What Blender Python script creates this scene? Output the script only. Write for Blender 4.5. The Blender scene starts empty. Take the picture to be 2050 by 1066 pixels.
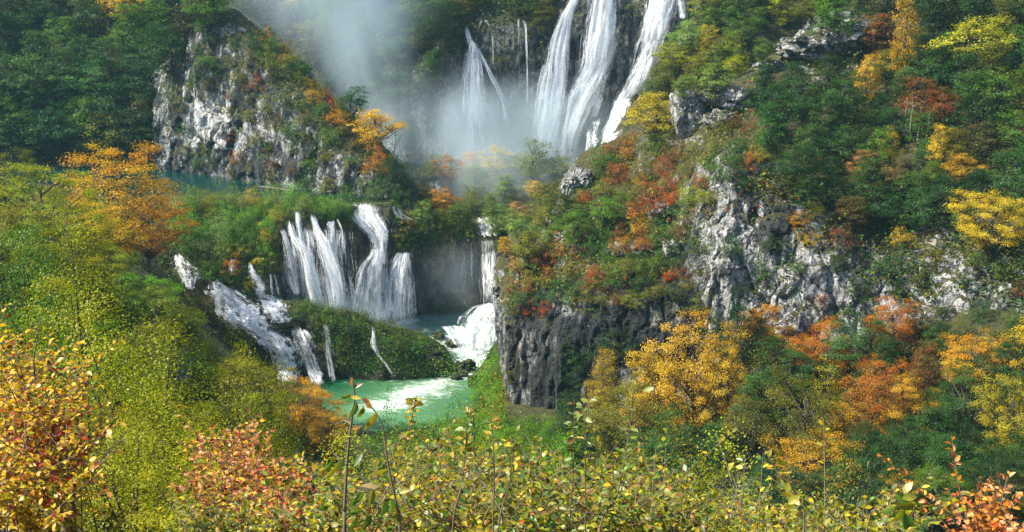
import bpy, math, random
import numpy as np
from mathutils import Vector, noise as mnoise

random.seed(7)
rng = np.random.default_rng(7)
R = math.radians
scene = bpy.context.scene
COL = scene.collection

# ------------------------------------------------------------------ camera, sky, sun, exposure
CAM_H, PITCH, HFOV = 60.0, R(12.0), R(40.0)
W, H = 2050.0, 1066.0
FPX = (W / 2) / math.tan(HFOV / 2)
cam_data = bpy.data.cameras.new("camera")
cam = bpy.data.objects.new("camera", cam_data)
COL.objects.link(cam)
cam.location = (0, 0, CAM_H)
cam.rotation_euler = (R(90) - PITCH, 0, 0)
cam_data.sensor_width = 36.0
cam_data.lens = 18.0 / math.tan(HFOV / 2)
cam_data.clip_start = 0.1
cam_data.clip_end = 3000
scene.camera = cam

SUN_EL, SUN_AZ = 48.0, -98.0            # azimuth from +Y towards +X
world = bpy.data.worlds.new("World")
scene.world = world
world.use_nodes = True
wn = world.node_tree
wn.nodes.clear()
wo = wn.nodes.new("ShaderNodeOutputWorld")
wb = wn.nodes.new("ShaderNodeBackground")
ws = wn.nodes.new("ShaderNodeTexSky")
ws.sky_type = 'NISHITA'
ws.sun_disc = False
ws.sun_elevation = R(SUN_EL)
ws.sun_rotation = R(SUN_AZ)
wb.inputs[1].default_value = 0.12
wn.links.new(ws.outputs[0], wb.inputs[0])
wn.links.new(wb.outputs[0], wo.inputs[0])
sun_data = bpy.data.lights.new("sun", 'SUN')
sun_data.energy = 5.0
sun_data.angle = R(0.6)
sun_data.color = (1.0, 0.93, 0.80)
sun = bpy.data.objects.new("sun", sun_data)
COL.objects.link(sun)
SD = Vector((math.sin(R(SUN_AZ)) * math.cos(R(SUN_EL)), math.cos(R(SUN_AZ)) * math.cos(R(SUN_EL)), math.sin(R(SUN_EL))))
sun.rotation_euler = SD.to_track_quat('Z', 'Y').to_euler()
sun.location = SD * 300
vs = scene.view_settings
scene.display_settings.display_device = 'sRGB'
vs.view_transform = 'Standard'
vs.look = 'None'
vs.gamma = 1.0
vs.use_curve_mapping = False
vs.exposure = 1.35
cy = scene.cycles
cy.max_bounces = 6
cy.diffuse_bounces = 3
cy.glossy_bounces = 2
cy.transmission_bounces = 4
cy.volume_bounces = 2
cy.transparent_max_bounces = 14
cy.use_denoising = True
cy.denoiser = 'OPENIMAGEDENOISE'
cy.denoising_prefilter = 'NONE'
cy.caustics_reflective = False
cy.caustics_refractive = False

# ------------------------------------------------------------------ pixel <-> world
cp, sp = math.cos(PITCH), math.sin(PITCH)
def ray(px, py):
    dx = (np.asarray(px, float) - W / 2) / FPX
    dy = (H / 2 - np.asarray(py, float)) / FPX
    return dx, cp + dy * sp, -sp + dy * cp
def at(px, py, Y):                       # a photo direction met at forward distance Y
    dx, b, c = ray(px, py)
    t = Y / b
    return np.array([dx * t, Y, CAM_H + c * t])
def q(px, Y, z):                         # column px at distance Y and height z
    t = Y * cp + (CAM_H - z) * sp
    return np.array([(px - W / 2) / FPX * t, Y, z])
def proj(P):
    P = np.asarray(P, float)
    y, z = P[..., 1], P[..., 2] - CAM_H
    t = y * cp - z * sp
    u = y * sp + z * cp
    return W / 2 + FPX * P[..., 0] / t, H / 2 - FPX * u / t

# ------------------------------------------------------------------ numpy noise
def _hash(ix, iy, iz, seed):
    h = (ix * 374761393 + iy * 668265263 + iz * 2147483647 + seed * 1274126177) & 0xFFFFFFFF
    h = ((h ^ (h >> 13)) * 1274126177) & 0xFFFFFFFF
    h = (h ^ (h >> 16)) & 0xFFFF
    return h / 32767.5 - 1.0
def vnoise(p, seed=0):
    p = np.asarray(p, float)
    i = np.floor(p).astype(np.int64)
    f = p - i
    f = f * f * f * (f * (f * 6 - 15) + 10)
    out = 0
    for a in (0, 1):
        for b in (0, 1):
            for c in (0, 1):
                w = (f[..., 0] if a else 1 - f[..., 0]) * (f[..., 1] if b else 1 - f[..., 1]) * (f[..., 2] if c else 1 - f[..., 2])
                out = out + w * _hash(i[..., 0] + a, i[..., 1] + b, i[..., 2] + c, seed)
    return out
def fbm(p, octv=4, seed=0):
    s, a, t = 0, 1.0, 0
    for k in range(octv):
        s = s + a * vnoise(p * (2.03 ** k) + 17.3 * k, seed + k)
        t += a
        a *= 0.5
    return s / t
def ridged(p, octv=3, seed=0):
    s, a, t = 0, 1.0, 0
    for k in range(octv):
        s = s + a * (1 - 2 * np.abs(vnoise(p * (2.07 ** k) + 9.1 * k, seed + k)))
        t += a
        a *= 0.5
    return s / t

def blocks(p, seed=0):
    """cell-wise constant offsets (fractured rock) and the crack distance between cells"""
    p = np.asarray(p, float)
    i = np.floor(p).astype(np.int64)
    d1 = np.full(p.shape[:-1], 9.0); d2 = d1.copy(); val = np.zeros(p.shape[:-1])
    for a in (-1, 0, 1):
        for b in (-1, 0, 1):
            for c in (-1, 0, 1):
                j = i + np.array([a, b, c])
                o = np.stack([_hash(j[..., 0], j[..., 1], j[..., 2], seed + k) * 0.5 + 0.5 for k in range(3)], -1)
                d = np.linalg.norm(j + o - p, axis=-1)
                v = _hash(j[..., 0], j[..., 1], j[..., 2], seed + 7)
                near = d < d1
                d2 = np.where(near, d1, np.minimum(d2, d))
                val = np.where(near, v, val)
                d1 = np.where(near, d, d1)
    return val, d2 - d1

# ------------------------------------------------------------------ mesh helpers
def mesh_np(name, verts, quads, mats=None, attrs=None, smooth=False, mat_idx=None, uv=None):
    me = bpy.data.meshes.new(name)
    v = np.ascontiguousarray(verts, dtype=np.float32).reshape(-1, 3)
    f = np.ascontiguousarray(quads, dtype=np.int32)
    k = f.shape[1]
    me.vertices.add(len(v))
    me.vertices.foreach_set("co", v.ravel())
    me.loops.add(f.size)
    me.loops.foreach_set("vertex_index", f.ravel())
    me.polygons.add(len(f))
    me.polygons.foreach_set("loop_start", np.arange(len(f), dtype=np.int32) * k)
    if smooth:
        me.polygons.foreach_set("use_smooth", np.ones(len(f), dtype=bool))
    if mat_idx is not None:
        me.polygons.foreach_set("material_index", np.ascontiguousarray(mat_idx, dtype=np.int32))
    for m in (mats or []):
        me.materials.append(m)
    for an, (dom, typ, data) in (attrs or {}).items():
        a = me.attributes.new(an, typ, dom)
        a.data.foreach_set("color" if typ == 'FLOAT_COLOR' else "value", np.ascontiguousarray(data, dtype=np.float32).ravel())
    if uv is not None:
        l = me.uv_layers.new(name="UVMap")
        l.data.foreach_set("uv", np.ascontiguousarray(uv[f.ravel()], dtype=np.float32).ravel())
    me.update(calc_edges=True)
    return me
def link(name, data, parent=None, loc=None):
    o = bpy.data.objects.new(name, data)
    COL.objects.link(o)
    if parent is not None:
        o.parent = parent
    if loc is not None:
        o.location = loc
    return o
def tag(o, label=None, cat=None, group=None, kind=None):
    if label: o['label'] = label
    if cat: o['category'] = cat
    if group: o['group'] = group
    if kind: o['kind'] = kind
    return o
def grid_quads(nv, nu):
    i = np.arange(nv - 1)[:, None] * nu + np.arange(nu - 1)[None, :]
    return np.stack([i, i + 1, i + nu + 1, i + nu], -1).reshape(-1, 4)
def catmull(P, n, axis):
    P = np.moveaxis(np.asarray(P, float), axis, 0)
    m = len(P)
    t = np.linspace(0, m - 1, n)
    i = np.clip(np.floor(t).astype(int), 0, m - 2)
    f = (t - i).reshape(-1, *([1] * (P.ndim - 1)))
    a, b, c, d = P[np.clip(i - 1, 0, m - 1)], P[i], P[i + 1], P[np.clip(i + 2, 0, m - 1)]
    out = 0.5 * (2 * b + (c - a) * f + (2 * a - 5 * b + 4 * c - d) * f * f + (3 * b - a - 3 * c + d) * f ** 3)
    # keep it between the linear and the smooth curve so steep nets do not overshoot
    lin = b * (1 - f) + c * f
    return np.moveaxis(0.65 * out + 0.35 * lin, 0, axis)
def normals(G):
    du = np.gradient(G, axis=1)
    dv = np.gradient(G, axis=0)
    n = np.cross(du, dv)
    n /= np.linalg.norm(n, axis=-1, keepdims=True) + 1e-9
    return n
def tube_list(paths, sides=5):
    V, F, base = [], [], 0
    for pts, rad in paths:
        pts = np.asarray(pts, float)
        rad = np.asarray(rad, float)
        n = len(pts)
        d = np.gradient(pts, axis=0)
        d /= np.linalg.norm(d, axis=1, keepdims=True) + 1e-9
        ref = np.where(np.abs(d[:, 2:3]) > 0.9, np.array([[1.0, 0, 0]]), np.array([[0, 0, 1.0]]))
        a = np.cross(d, ref)
        a /= np.linalg.norm(a, axis=1, keepdims=True) + 1e-9
        b = np.cross(d, a)
        th = np.arange(sides) * 2 * math.pi / sides
        ring = pts[:, None] + rad[:, None, None] * (a[:, None] * np.cos(th)[None, :, None] + b[:, None] * np.sin(th)[None, :, None])
        V.append(ring.reshape(-1, 3))
        i = (np.arange(n - 1)[:, None] * sides + np.arange(sides)[None]).ravel()
        j = (np.arange(n - 1)[:, None] * sides + (np.arange(sides)[None] + 1) % sides).ravel()
        F.append(base + np.stack([i, j, j + sides, i + sides], -1))
        base += n * sides
    return np.concatenate(V), np.concatenate(F)

# ------------------------------------------------------------------ materials
class NT:
    def __init__(s, name):
        s.m = bpy.data.materials.new(name)
        s.m.use_nodes = True
        s.t = s.m.node_tree
        s.t.nodes.clear()
        s.out = s.t.nodes.new("ShaderNodeOutputMaterial")
    def n(s, typ, **kw):
        nd = s.t.nodes.new("ShaderNode" + typ)
        for k, v in kw.items():
            if k.startswith("i_"):
                key = k[2:]
                nd.inputs[int(key) if key.isdigit() else key.replace("_", " ")].default_value = v
            else:
                setattr(nd, k, v)
        return nd
    def l(s, a, b):
        s.t.links.new(a, b)
    def mix(s, fac, a, b, blend='MIX'):
        nd = s.t.nodes.new("ShaderNodeMix")
        nd.data_type = 'RGBA'
        nd.blend_type = blend
        for sock, val in ((nd.inputs[0], fac), (nd.inputs[6], a), (nd.inputs[7], b)):
            if hasattr(val, "links"): s.l(val, sock)
            elif isinstance(val, (int, float)): sock.default_value = val
            else: sock.default_value = (*val, 1)
        return nd.outputs[2]
    def math(s, op, a, b=None, clamp=False):
        nd = s.t.nodes.new("ShaderNodeMath")
        nd.operation = op
        nd.use_clamp = clamp
        for sock, val in ((nd.inputs[0], a), (nd.inputs[1], b)):
            if val is None: continue
            if hasattr(val, "links"): s.l(val, sock)
            else: sock.default_value = val
        return nd.outputs[0]
    def noise(s, vec, scale, detail=4, rough=0.6, dist=0.0):
        nd = s.n("TexNoise")
        nd.inputs["Scale"].default_value = scale
        nd.inputs["Detail"].default_value = detail
        nd.inputs["Roughness"].default_value = rough
        nd.inputs["Distortion"].default_value = dist
        if vec is not None: s.l(vec, nd.inputs["Vector"])
        return nd.outputs[0]
    def ramp(s, fac, lo, hi):
        nd = s.n("MapRange", clamp=True)
        nd.interpolation_type = 'SMOOTHSTEP'
        nd.inputs[1].default_value = lo
        nd.inputs[2].default_value = hi
        s.l(fac, nd.inputs[0])
        return nd.outputs[0]
    def mapping(s, vec, scale):
        nd = s.n("Mapping")
        nd.inputs["Scale"].default_value = scale
        s.l(vec, nd.inputs[0])
        return nd.outputs[0]

def leaf_material(name, mode, gloss=0.05, trans=0.42):
    t = NT(name)
    if mode == 'object':                  # crowns: object colour and a second one, mixed leaf by leaf
        oi = t.n("ObjectInfo")
        a2 = t.n("Attribute", attribute_type='OBJECT', attribute_name='col2')
        av = t.n("Attribute", attribute_type='GEOMETRY', attribute_name='v')
        ab = t.n("Attribute", attribute_type='GEOMETRY', attribute_name='b')
        c = t.mix(av.outputs["Fac"], oi.outputs["Color"], a2.outputs["Color"])
        hs = t.n("HueSaturation")
        t.l(c, hs.inputs["Color"])
        t.l(ab.outputs["Fac"], hs.inputs["Value"])
        c = hs.outputs[0]
    elif mode == 'single':                # one leaf per object
        oi = t.n("ObjectInfo")
        tc = t.n("TexCoord")
        nz = t.noise(tc.outputs["Object"], 3.0, 3, 0.6)
        hs = t.n("HueSaturation")
        t.l(oi.outputs["Color"], hs.inputs["Color"])
        t.l(t.math('ADD', t.math('MULTIPLY', nz, 0.9), 0.55), hs.inputs["Value"])
        c = hs.outputs[0]
        sx = t.n("SeparateXYZ")
        t.l(tc.outputs["Object"], sx.inputs[0])
        ay = t.math('ABSOLUTE', sx.outputs[1])
        rib = t.math('SUBTRACT', 1.0, t.ramp(ay, 0.006, 0.022))
        vein = t.math('SINE', t.math('MULTIPLY', t.math('SUBTRACT', sx.outputs[0], t.math('MULTIPLY', ay, 0.8)), 48.0))
        vein = t.math('MULTIPLY', t.ramp(vein, 0.80, 1.0), 0.35)
        c = t.mix(t.math('MAXIMUM', t.math('MULTIPLY', rib, 0.5), vein), c, (0.40, 0.36, 0.10))
        spot = t.ramp(t.noise(tc.outputs["Object"], 9.0, 2, 0.5), 0.62, 0.70)
        c = t.mix(t.math('MULTIPLY', spot, 0.75), c, (0.10, 0.045, 0.015))
    else:                                 # 'face': colour stored per leaf
        ac = t.n("Attribute", attribute_type='GEOMETRY', attribute_name='col')
        c = ac.outputs["Color"]
    d = t.n("BsdfDiffuse")
    tr = t.n("BsdfTranslucent")
    t.l(c, d.inputs[0])
    tc2 = t.mix(1.0, c, (1.0, 1.0, 0.6), 'MULTIPLY')
    t.l(tc2, tr.inputs[0])
    m = t.n("MixShader")
    m.inputs[0].default_value = trans
    t.l(d.outputs[0], m.inputs[1])
    t.l(tr.outputs[0], m.inputs[2])
    last = m
    if gloss:
        g = t.n("BsdfGlossy")
        g.inputs["Roughness"].default_value = 0.45
        m2 = t.n("MixShader")
        m2.inputs[0].default_value = gloss
        t.l(m.outputs[0], m2.inputs[1])
        t.l(g.outputs[0], m2.inputs[2])
        last = m2
    t.l(last.outputs[0], t.out.inputs[0])
    return t.m
M_CROWN = leaf_material("crown_leaves", 'object', gloss=0.012)
M_LEAF = leaf_material("single_leaf", 'single', gloss=0.04)
M_FACE = leaf_material("joined_leaves", 'face', gloss=0.012)

def bark_material(name, c1, c2):
    t = NT(name)
    g = t.n("NewGeometry")
    v = t.mapping(g.outputs["Position"], (3, 3, 0.8))
    nz = t.noise(v, 3.0, 4)
    p = t.n("BsdfPrincipled", i_Roughness=0.9)
    t.l(t.mix(nz, c1, c2), p.inputs["Base Color"])
    t.l(p.outputs[0], t.out.inputs[0])
    return t.m
M_BARK = bark_material("bark", (0.025, 0.020, 0.014), (0.085, 0.07, 0.05))
M_TWIG = bark_material("twig_bark", (0.06, 0.04, 0.025), (0.20, 0.15, 0.10))
M_GREYBARK = bark_material("grey_bark", (0.16, 0.15, 0.13), (0.36, 0.34, 0.30))
M_WOOD = bark_material("weathered_wood", (0.07, 0.055, 0.04), (0.15, 0.12, 0.09))

def rock_material(name, lo, hi, stain=0.5, moss=0.5, soil=(0.030, 0.034, 0.014), warm=(0.30, 0.24, 0.13), warm_amt=0.15, stain_col=(0.012, 0.016, 0.018), slope=0.5):
    t = NT(name)
    g = t.n("NewGeometry")
    pos = g.outputs["Position"]
    big = t.noise(pos, 0.09, 4, 0.6)
    fine = t.noise(pos, 0.9, 8, 0.75)
    spk = t.noise(pos, 2.6, 5, 0.75)
    stk = t.noise(t.mapping(pos, (0.50, 0.50, 0.06)), 1.0, 6, 0.65, 0.5)
    stk2 = t.noise(t.mapping(pos, (1.5, 1.5, 0.16)), 1.0, 5, 0.65, 0.3)
    area = t.noise(pos, 0.16, 3, 0.6)
    base = t.mix(t.ramp(fine, 0.36, 0.64), lo, hi)
    base = t.mix(t.math('MULTIPLY', t.ramp(big, 0.5, 0.7), warm_amt), base, warm)
    st = t.math('ADD', stk, t.math('MULTIPLY', t.math('SUBTRACT', area, 0.5), 1.1))
    s1 = t.ramp(st, 0.66 - 0.30 * stain, 0.76 - 0.24 * stain)
    s1 = t.math('MULTIPLY', s1, 0.92)
    base = t.mix(s1, base, stain_col)
    s2 = t.math('MULTIPLY', t.ramp(stk2, 0.54, 0.66), 0.55)
    base = t.mix(s2, base, stain_col)
    s3 = t.math('MULTIPLY', t.ramp(spk, 0.52, 0.62), 0.45)
    base = t.mix(s3, base, (0.045, 0.05, 0.042))
    vo = t.n("TexVoronoi", feature='DISTANCE_TO_EDGE')
    vo.inputs["Scale"].default_value = 0.55
    wp = t.n("VectorMath", operation='ADD')
    nv3 = t.n("TexNoise")
    nv3.inputs["Scale"].default_value = 0.7
    t.l(pos, nv3.inputs["Vector"])
    sv = t.n("VectorMath", operation='SCALE')
    sv.inputs["Scale"].default_value = 2.2
    t.l(nv3.outputs["Color"], sv.inputs[0])
    t.l(t.mapping(pos, (1.0, 1.0, 0.6)), wp.inputs[0])
    t.l(sv.outputs[0], wp.inputs[1])
    t.l(wp.outputs[0], vo.inputs["Vector"])
    crk = t.ramp(vo.outputs["Distance"], 0.0, 0.09)
    base = t.mix(t.math('MULTIPLY', t.math('SUBTRACT', 1.0, crk), 0.75), base, (0.02, 0.022, 0.02))
    # earth, moss and dead leaves hold only where the rock is not steep
    nz = t.n("SeparateXYZ")
    t.l(g.outputs["Normal"], nz.inputs[0])
    up = t.math('ADD', nz.outputs[2], t.math('MULTIPLY', t.math('SUBTRACT', fine, 0.5), 1.4))
    up = t.math('ADD', up, t.math('MULTIPLY', t.math('SUBTRACT', big, 0.5), 1.2))
    mf = t.ramp(up, slope + 0.15 - 0.3 * moss, slope + 0.35 - 0.3 * moss)
    soilc = t.mix(t.ramp(spk, 0.4, 0.6), soil, (0.075, 0.07, 0.02))
    base = t.mix(mf, base, soilc)
    p = t.n("BsdfPrincipled", i_Roughness=0.88)
    p.inputs["Specular IOR Level"].default_value = 0.25
    t.l(base, p.inputs["Base Color"])
    bmp = t.n("Bump")
    bmp.inputs["Strength"].default_value = 0.9
    bmp.inputs["Distance"].default_value = 0.9
    t.l(t.math('ADD', t.math('ADD', fine, t.math('MULTIPLY', spk, 0.4)), t.math('MULTIPLY', crk, 0.25)), bmp.inputs["Height"])
    t.l(bmp.outputs[0], p.inputs["Normal"])
    t.l(p.outputs[0], t.out.inputs[0])
    return t.m
M_PALE = rock_material("pale_limestone", (0.20, 0.205, 0.20), (0.58, 0.57, 0.54), stain=0.60, moss=0.35)
M_DARK = rock_material("dark_limestone", (0.06, 0.066, 0.066), (0.34, 0.34, 0.33), stain=1.02, moss=0.3, warm_amt=0.1)
M_SPUR = rock_material("grey_limestone", (0.14, 0.15, 0.155), (0.47, 0.47, 0.45), stain=0.84, moss=0.75)
M_BACK = rock_material("wet_limestone", (0.06, 0.065, 0.055), (0.22, 0.22, 0.19), stain=0.7, moss=0.5, warm_amt=0.25)
M_TUFA = rock_material("travertine", (0.04, 0.045, 0.025), (0.17, 0.15, 0.085), stain=0.7, moss=0.85, soil=(0.035, 0.05, 0.012), warm=(0.26, 0.19, 0.08), warm_amt=0.7)
M_SOIL = rock_material("forest_floor", (0.03, 0.033, 0.016), (0.10, 0.09, 0.05), stain=0.3, moss=1.6, soil=(0.026, 0.034, 0.012))
M_STONE = rock_material("crest_limestone", (0.17, 0.17, 0.165), (0.52, 0.51, 0.48), stain=0.22, moss=0.05)
M_MOSSROCK = rock_material("mossy_rock", (0.035, 0.04, 0.03), (0.13, 0.13, 0.10), stain=0.5, moss=1.0, soil=(0.035, 0.06, 0.012))

def water_material(name, deep, milky, foam_scale=1.0, rough=0.12, ripple=0.25, rscale=1.2):
    t = NT(name)
    g = t.n("NewGeometry")
    pos = g.outputs["Position"]
    fa = t.n("Attribute", attribute_type='GEOMETRY', attribute_name='foam')
    mk = t.n("Attribute", attribute_type='GEOMETRY', attribute_name='milk')
    n1 = t.noise(t.mapping(pos, (1.0, 1.8, 1.0)), 0.9 * foam_scale, 6, 0.7, 0.4)
    n2 = t.noise(pos, 0.25, 3, 0.5)
    mf = t.math('ADD', mk.outputs["Fac"], t.math('MULTIPLY', t.math('SUBTRACT', n2, 0.5), 0.5), True)
    c = t.mix(mf, deep, milky)
    ff = t.math('ADD', fa.outputs["Fac"], t.math('MULTIPLY', t.math('SUBTRACT', n1, 0.5), 1.7))
    ff = t.ramp(ff, 0.48, 1.30)
    c = t.mix(ff, c, (0.70, 0.75, 0.73))
    p = t.n("BsdfPrincipled")
    p.inputs["IOR"].default_value = 1.33
    t.l(c, p.inputs["Base Color"])
    t.l(t.math('ADD', t.math('MULTIPLY', ff, 0.6), rough, True), p.inputs["Roughness"])
    wv = t.noise(t.mapping(pos, (1.0, 2.2, 1.0)), rscale, 5, 0.6, 0.3)
    b = t.n("Bump")
    b.inputs["Strength"].default_value = ripple
    b.inputs["Distance"].default_value = 0.4
    t.l(t.math('ADD', wv, t.math('MULTIPLY', ff, 0.5)), b.inputs["Height"])
    t.l(b.outputs[0], p.inputs["Normal"])
    t.l(p.outputs[0], t.out.inputs[0])
    return t.m
M_LAKE = water_material("lake_water", (0.0, 0.026, 0.021), (0.001, 0.036, 0.028), rough=0.08, ripple=0.10)
M_POOL = water_material("pool_water", (0.003, 0.060, 0.024), (0.09, 0.21, 0.09), rough=0.14, ripple=0.55, rscale=0.9)
M_RAPID = water_material("rapid_water", (0.03, 0.13, 0.10), (0.30, 0.40, 0.33), foam_scale=0.9, rough=0.2, ripple=0.8)

def fall_material(name, tint=(0.93, 0.95, 0.96)):
    t = NT(name)
    uv = t.n("UVMap")
    ed = t.n("Attribute", attribute_type='GEOMETRY', attribute_name='edge')
    n1 = t.noise(t.mapping(uv.outputs[0], (1.3, 0.07, 1)), 1.0, 4, 0.6, 0.25)
    n2 = t.noise(t.mapping(uv.outputs[0], (5.5, 0.30, 1)), 1.0, 4, 0.65, 0.2)
    n3 = t.noise(t.mapping(uv.outputs[0], (7.0, 2.2, 1)), 1.0, 3, 0.6)
    s = t.math('ADD', t.math('MULTIPLY', n1, 0.55), t.math('MULTIPLY', n2, 0.45))
    fr = t.n("Attribute", attribute_type='GEOMETRY', attribute_name='froth')
    n4 = t.noise(t.mapping(uv.outputs[0], (1.5, 0.8, 1)), 1.0, 6, 0.72, 0.6)
    s = t.math('ADD', s, t.math('MULTIPLY', t.math('SUBTRACT', n3, 0.5), 0.22))
    s = t.math('ADD', s, t.math('MULTIPLY', t.math('MULTIPLY', t.math('SUBTRACT', n4, 0.52), 1.3), fr.outputs["Fac"]))
    s = t.math('ADD', t.math('MULTIPLY', t.math('SUBTRACT', s, 0.5), 2.3), 0.42)
    a = t.math('ADD', s, ed.outputs["Fac"])
    a = t.ramp(a, 0.20, 0.70)
    c = t.mix(t.ramp(t.math('ADD', t.math('MULTIPLY', n2, 0.6), t.math('MULTIPLY', n3, 0.4)), 0.30, 0.62), (0.70, 0.77, 0.80), tint)
    d = t.n("BsdfDiffuse")
    tr = t.n("BsdfTranslucent")
    t.l(c, d.inputs[0])
    t.l(c, tr.inputs[0])
    m = t.n("MixShader")
    m.inputs[0].default_value = 0.45
    t.l(d.outputs[0], m.inputs[1])
    t.l(tr.outputs[0], m.inputs[2])
    tp = t.n("BsdfTransparent")
    m2 = t.n("MixShader")
    t.l(a, m2.inputs[0])
    t.l(tp.outputs[0], m2.inputs[1])
    t.l(m.outputs[0], m2.inputs[2])
    t.l(m2.outputs[0], t.out.inputs[0])
    return t.m
M_FALL = fall_material("falling_water")

# ------------------------------------------------------------------ terrain sheets
SHEETS = {}
def sheet(net, step, rough, seed, vert=1.0, block=0.0):
    """net[column][row] -> dense displaced grid (rows along v, columns along u)"""
    net = np.array(net)                       # (C,Rw,3)
    lu = np.max(np.sum(np.linalg.norm(np.diff(net, axis=0), axis=-1), axis=0))
    lv = np.max(np.sum(np.linalg.norm(np.diff(net, axis=1), axis=-1), axis=1))
    nu, nv = int(lu / step) + 2, int(lv / step) + 2
    G = catmull(catmull(net, nu, 0), nv, 1)   # (nu,nv,3)
    G = np.moveaxis(G, 0, 1)                  # (nv,nu,3)
    N = normals(G)
    flip = np.where((N[..., 1:2] > 0) & (np.abs(N[..., 2:3]) < 0.999), -1.0, 1.0)
    if np.mean(N[..., 1]) > 0: N = -N
    steep = np.clip(1.25 - np.abs(N[..., 2:3]), 0, 1)
    a1, a2, a3 = rough
    st = np.array([1.0, 1.0, 1.0 / vert])
    d = a1 * fbm(G / 13.0, 3, seed)[..., None]
    d = d + steep * a2 * ridged(G * st / 4.2, 3, seed + 20)[..., None]
    d = d + steep * a3 * fbm(G * st / 1.3, 3, seed + 40)[..., None]
    if np.any(block):
        w = G + 0.8 * np.stack([fbm(G / 2.0, 2, seed + 60 + k) for k in range(3)], -1)
        for sc_, am in ((6.5, 1.1), (2.6, 0.42), (1.0, 0.12)):
            v_, c_ = blocks(w / np.array([sc_, sc_, sc_ * 2.3]), seed + int(sc_ * 10))
            bw = block if np.isscalar(block) else np.interp(np.linspace(0, 1, nu), np.linspace(0, 1, len(block)), block)[None, :, None]
            d = d + (steep * bw * am) * (v_ * 0.75 - 0.9 * np.exp(-c_ / 0.07))[..., None]
    return G + N * d
def sheet_obj(name, G, mat, mask=None, kind=None, label=None, cat=None, smooth=True):
    nv, nu = G.shape[:2]
    F = grid_quads(nv, nu)
    if mask is not None:
        F = F[mask]
    used, inv = np.unique(F, return_inverse=True)
    me = mesh_np(name, G.reshape(-1, 3)[used], inv.reshape(-1, 4), [mat], smooth=smooth)
    o = link(name, me)
    tag(o, label, cat, None, kind)
    return o
P = at

# --- ground heightfield of the camera's own slope, the spur and the valley floor
gc = []
def g(px, Y, z): gc.append(q(px, Y, z))
for px in (-600, 300, 1025, 1700, 2600):
    g(px, 0.01, 58.0)
    gc[-1][0] = (px - 1025) / 60.0
for px, lst in {
    -300: ((12, 55.5), (30, 52), (60, 47), (90, 42), (120, 38), (150, 34), (180, 28), (205, 25), (225, 23.5), (250, 23.0)),
    0: ((12, 54.6), (30, 49), (60, 42), (90, 37), (120, 33.5), (150, 30), (180, 25.5), (205, 23.6), (225, 23.2), (250, 22.9)),
    200: ((12, 54.2), (30, 47), (60, 38), (90, 32.5), (120, 30.5), (150, 27.5), (180, 23.5), (200, 22), (222, 22.3), (236, 21.6)),
    350: ((12, 54), (30, 46), (60, 35), (90, 28), (120, 25), (150, 21.5), (180, 17), (200, 13.5)),
    500: ((12, 53.8), (30, 45), (60, 32), (90, 22), (120, 17), (150, 13), (180, 8), (196, 3), (206, 2)),
    600: ((60, 30), (90, 19), (120, 12.5), (150, 8), (180, 2.8), (196, 0.0), (206, -1)),
    680: ((30, 44.5), (60, 29), (90, 17), (120, 10), (150, 5), (176, 0.9), (190, -0.9), (200, -1.5)),
    850: ((12, 53.8), (30, 44), (60, 28), (90, 16), (120, 9), (150, 4), (174, 0.8), (184, -0.6), (195, -1.6), (208, -1.6)),
    940: ((150, 3.8), (172, 1.4), (181, 0.35), (189, -0.6), (197, -1.2), (207, -1.0)),
    985: ((172, 1.8), (180, 1.4), (188, 1.2), (196, 2.0), (203, 2.6), (209, 2.6)),
    1040: ((12, 53.8), (30, 44), (60, 28.5), (90, 16), (120, 8.5), (150, 4.0), (172, 2.0), (186, 2.5), (200, 4)),
    1250: ((60, 29), (90, 15), (120, 7), (150, 3.5), (170, 3)),
    1450: ((12, 53.6), (30, 43.5), (60, 28), (90, 14), (120, 6.5), (150, 6), (168, 9)),
    1700: ((30, 42.5), (60, 26), (90, 12.5), (120, 7.5), (145, 10), (160, 14), (172, 20)),
    1950: ((12, 52), (30, 40.5), (60, 23), (90, 11), (120, 10), (140, 14), (155, 20)),
    2400: ((12, 50), (30, 38), (60, 21), (90, 12), (120, 14), (140, 20), (155, 26)),
}.items():
    for Y, z in lst: g(px, Y, z)
gc = np.array(gc)
def tps_fit(xy, z, lam=0.6):
    n = len(xy)
    r2 = ((xy[:, None] - xy[None]) ** 2).sum(-1)
    K = np.where(r2 > 0, 0.5 * r2 * np.log(r2 + 1e-12), 0)
    A = np.zeros((n + 3, n + 3))
    A[:n, :n] = K + lam * np.eye(n)
    A[:n, n] = 1
    A[:n, n + 1:] = xy
    A[n:, :n] = A[:n, n:].T
    return np.linalg.solve(A, np.concatenate([z, np.zeros(3)]))
GS = 40.0
gw = tps_fit(gc[:, :2] / GS, gc[:, 2], 0.002)
def ground_z(x, y):
    xy = np.stack([np.asarray(x, float).ravel(), np.asarray(y, float).ravel()], -1) / GS
    out = np.zeros(len(xy))
    c = gc[:, :2] / GS
    for s in range(0, len(xy), 20000):
        e = xy[s:s + 20000]
        r2 = ((e[:, None] - c[None]) ** 2).sum(-1)
        out[s:s + 20000] = (np.where(r2 > 0, 0.5 * r2 * np.log(r2 + 1e-12), 0) @ gw[:-3]) + gw[-3] + e @ gw[-2:]
    return out.reshape(np.shape(x))
gx, gy = np.meshgrid(np.linspace(-150, 150, 260), np.linspace(-25, 258, 250))
gz = ground_z(gx, gy)
lim = np.clip(1.15 * np.abs(gx) - 10, 0, None)
gz = np.minimum(gz, 62)
GG = np.stack([gx, gy, gz], -1)
amp = np.clip((gy - 25) / 60, 0, 1) * np.clip((gz - 1.5) / 6, 0, 1)
GG[..., 2] += amp * 1.6 * fbm(GG * np.array([1, 1, 0]) / 9.0, 4, 3)
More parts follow.
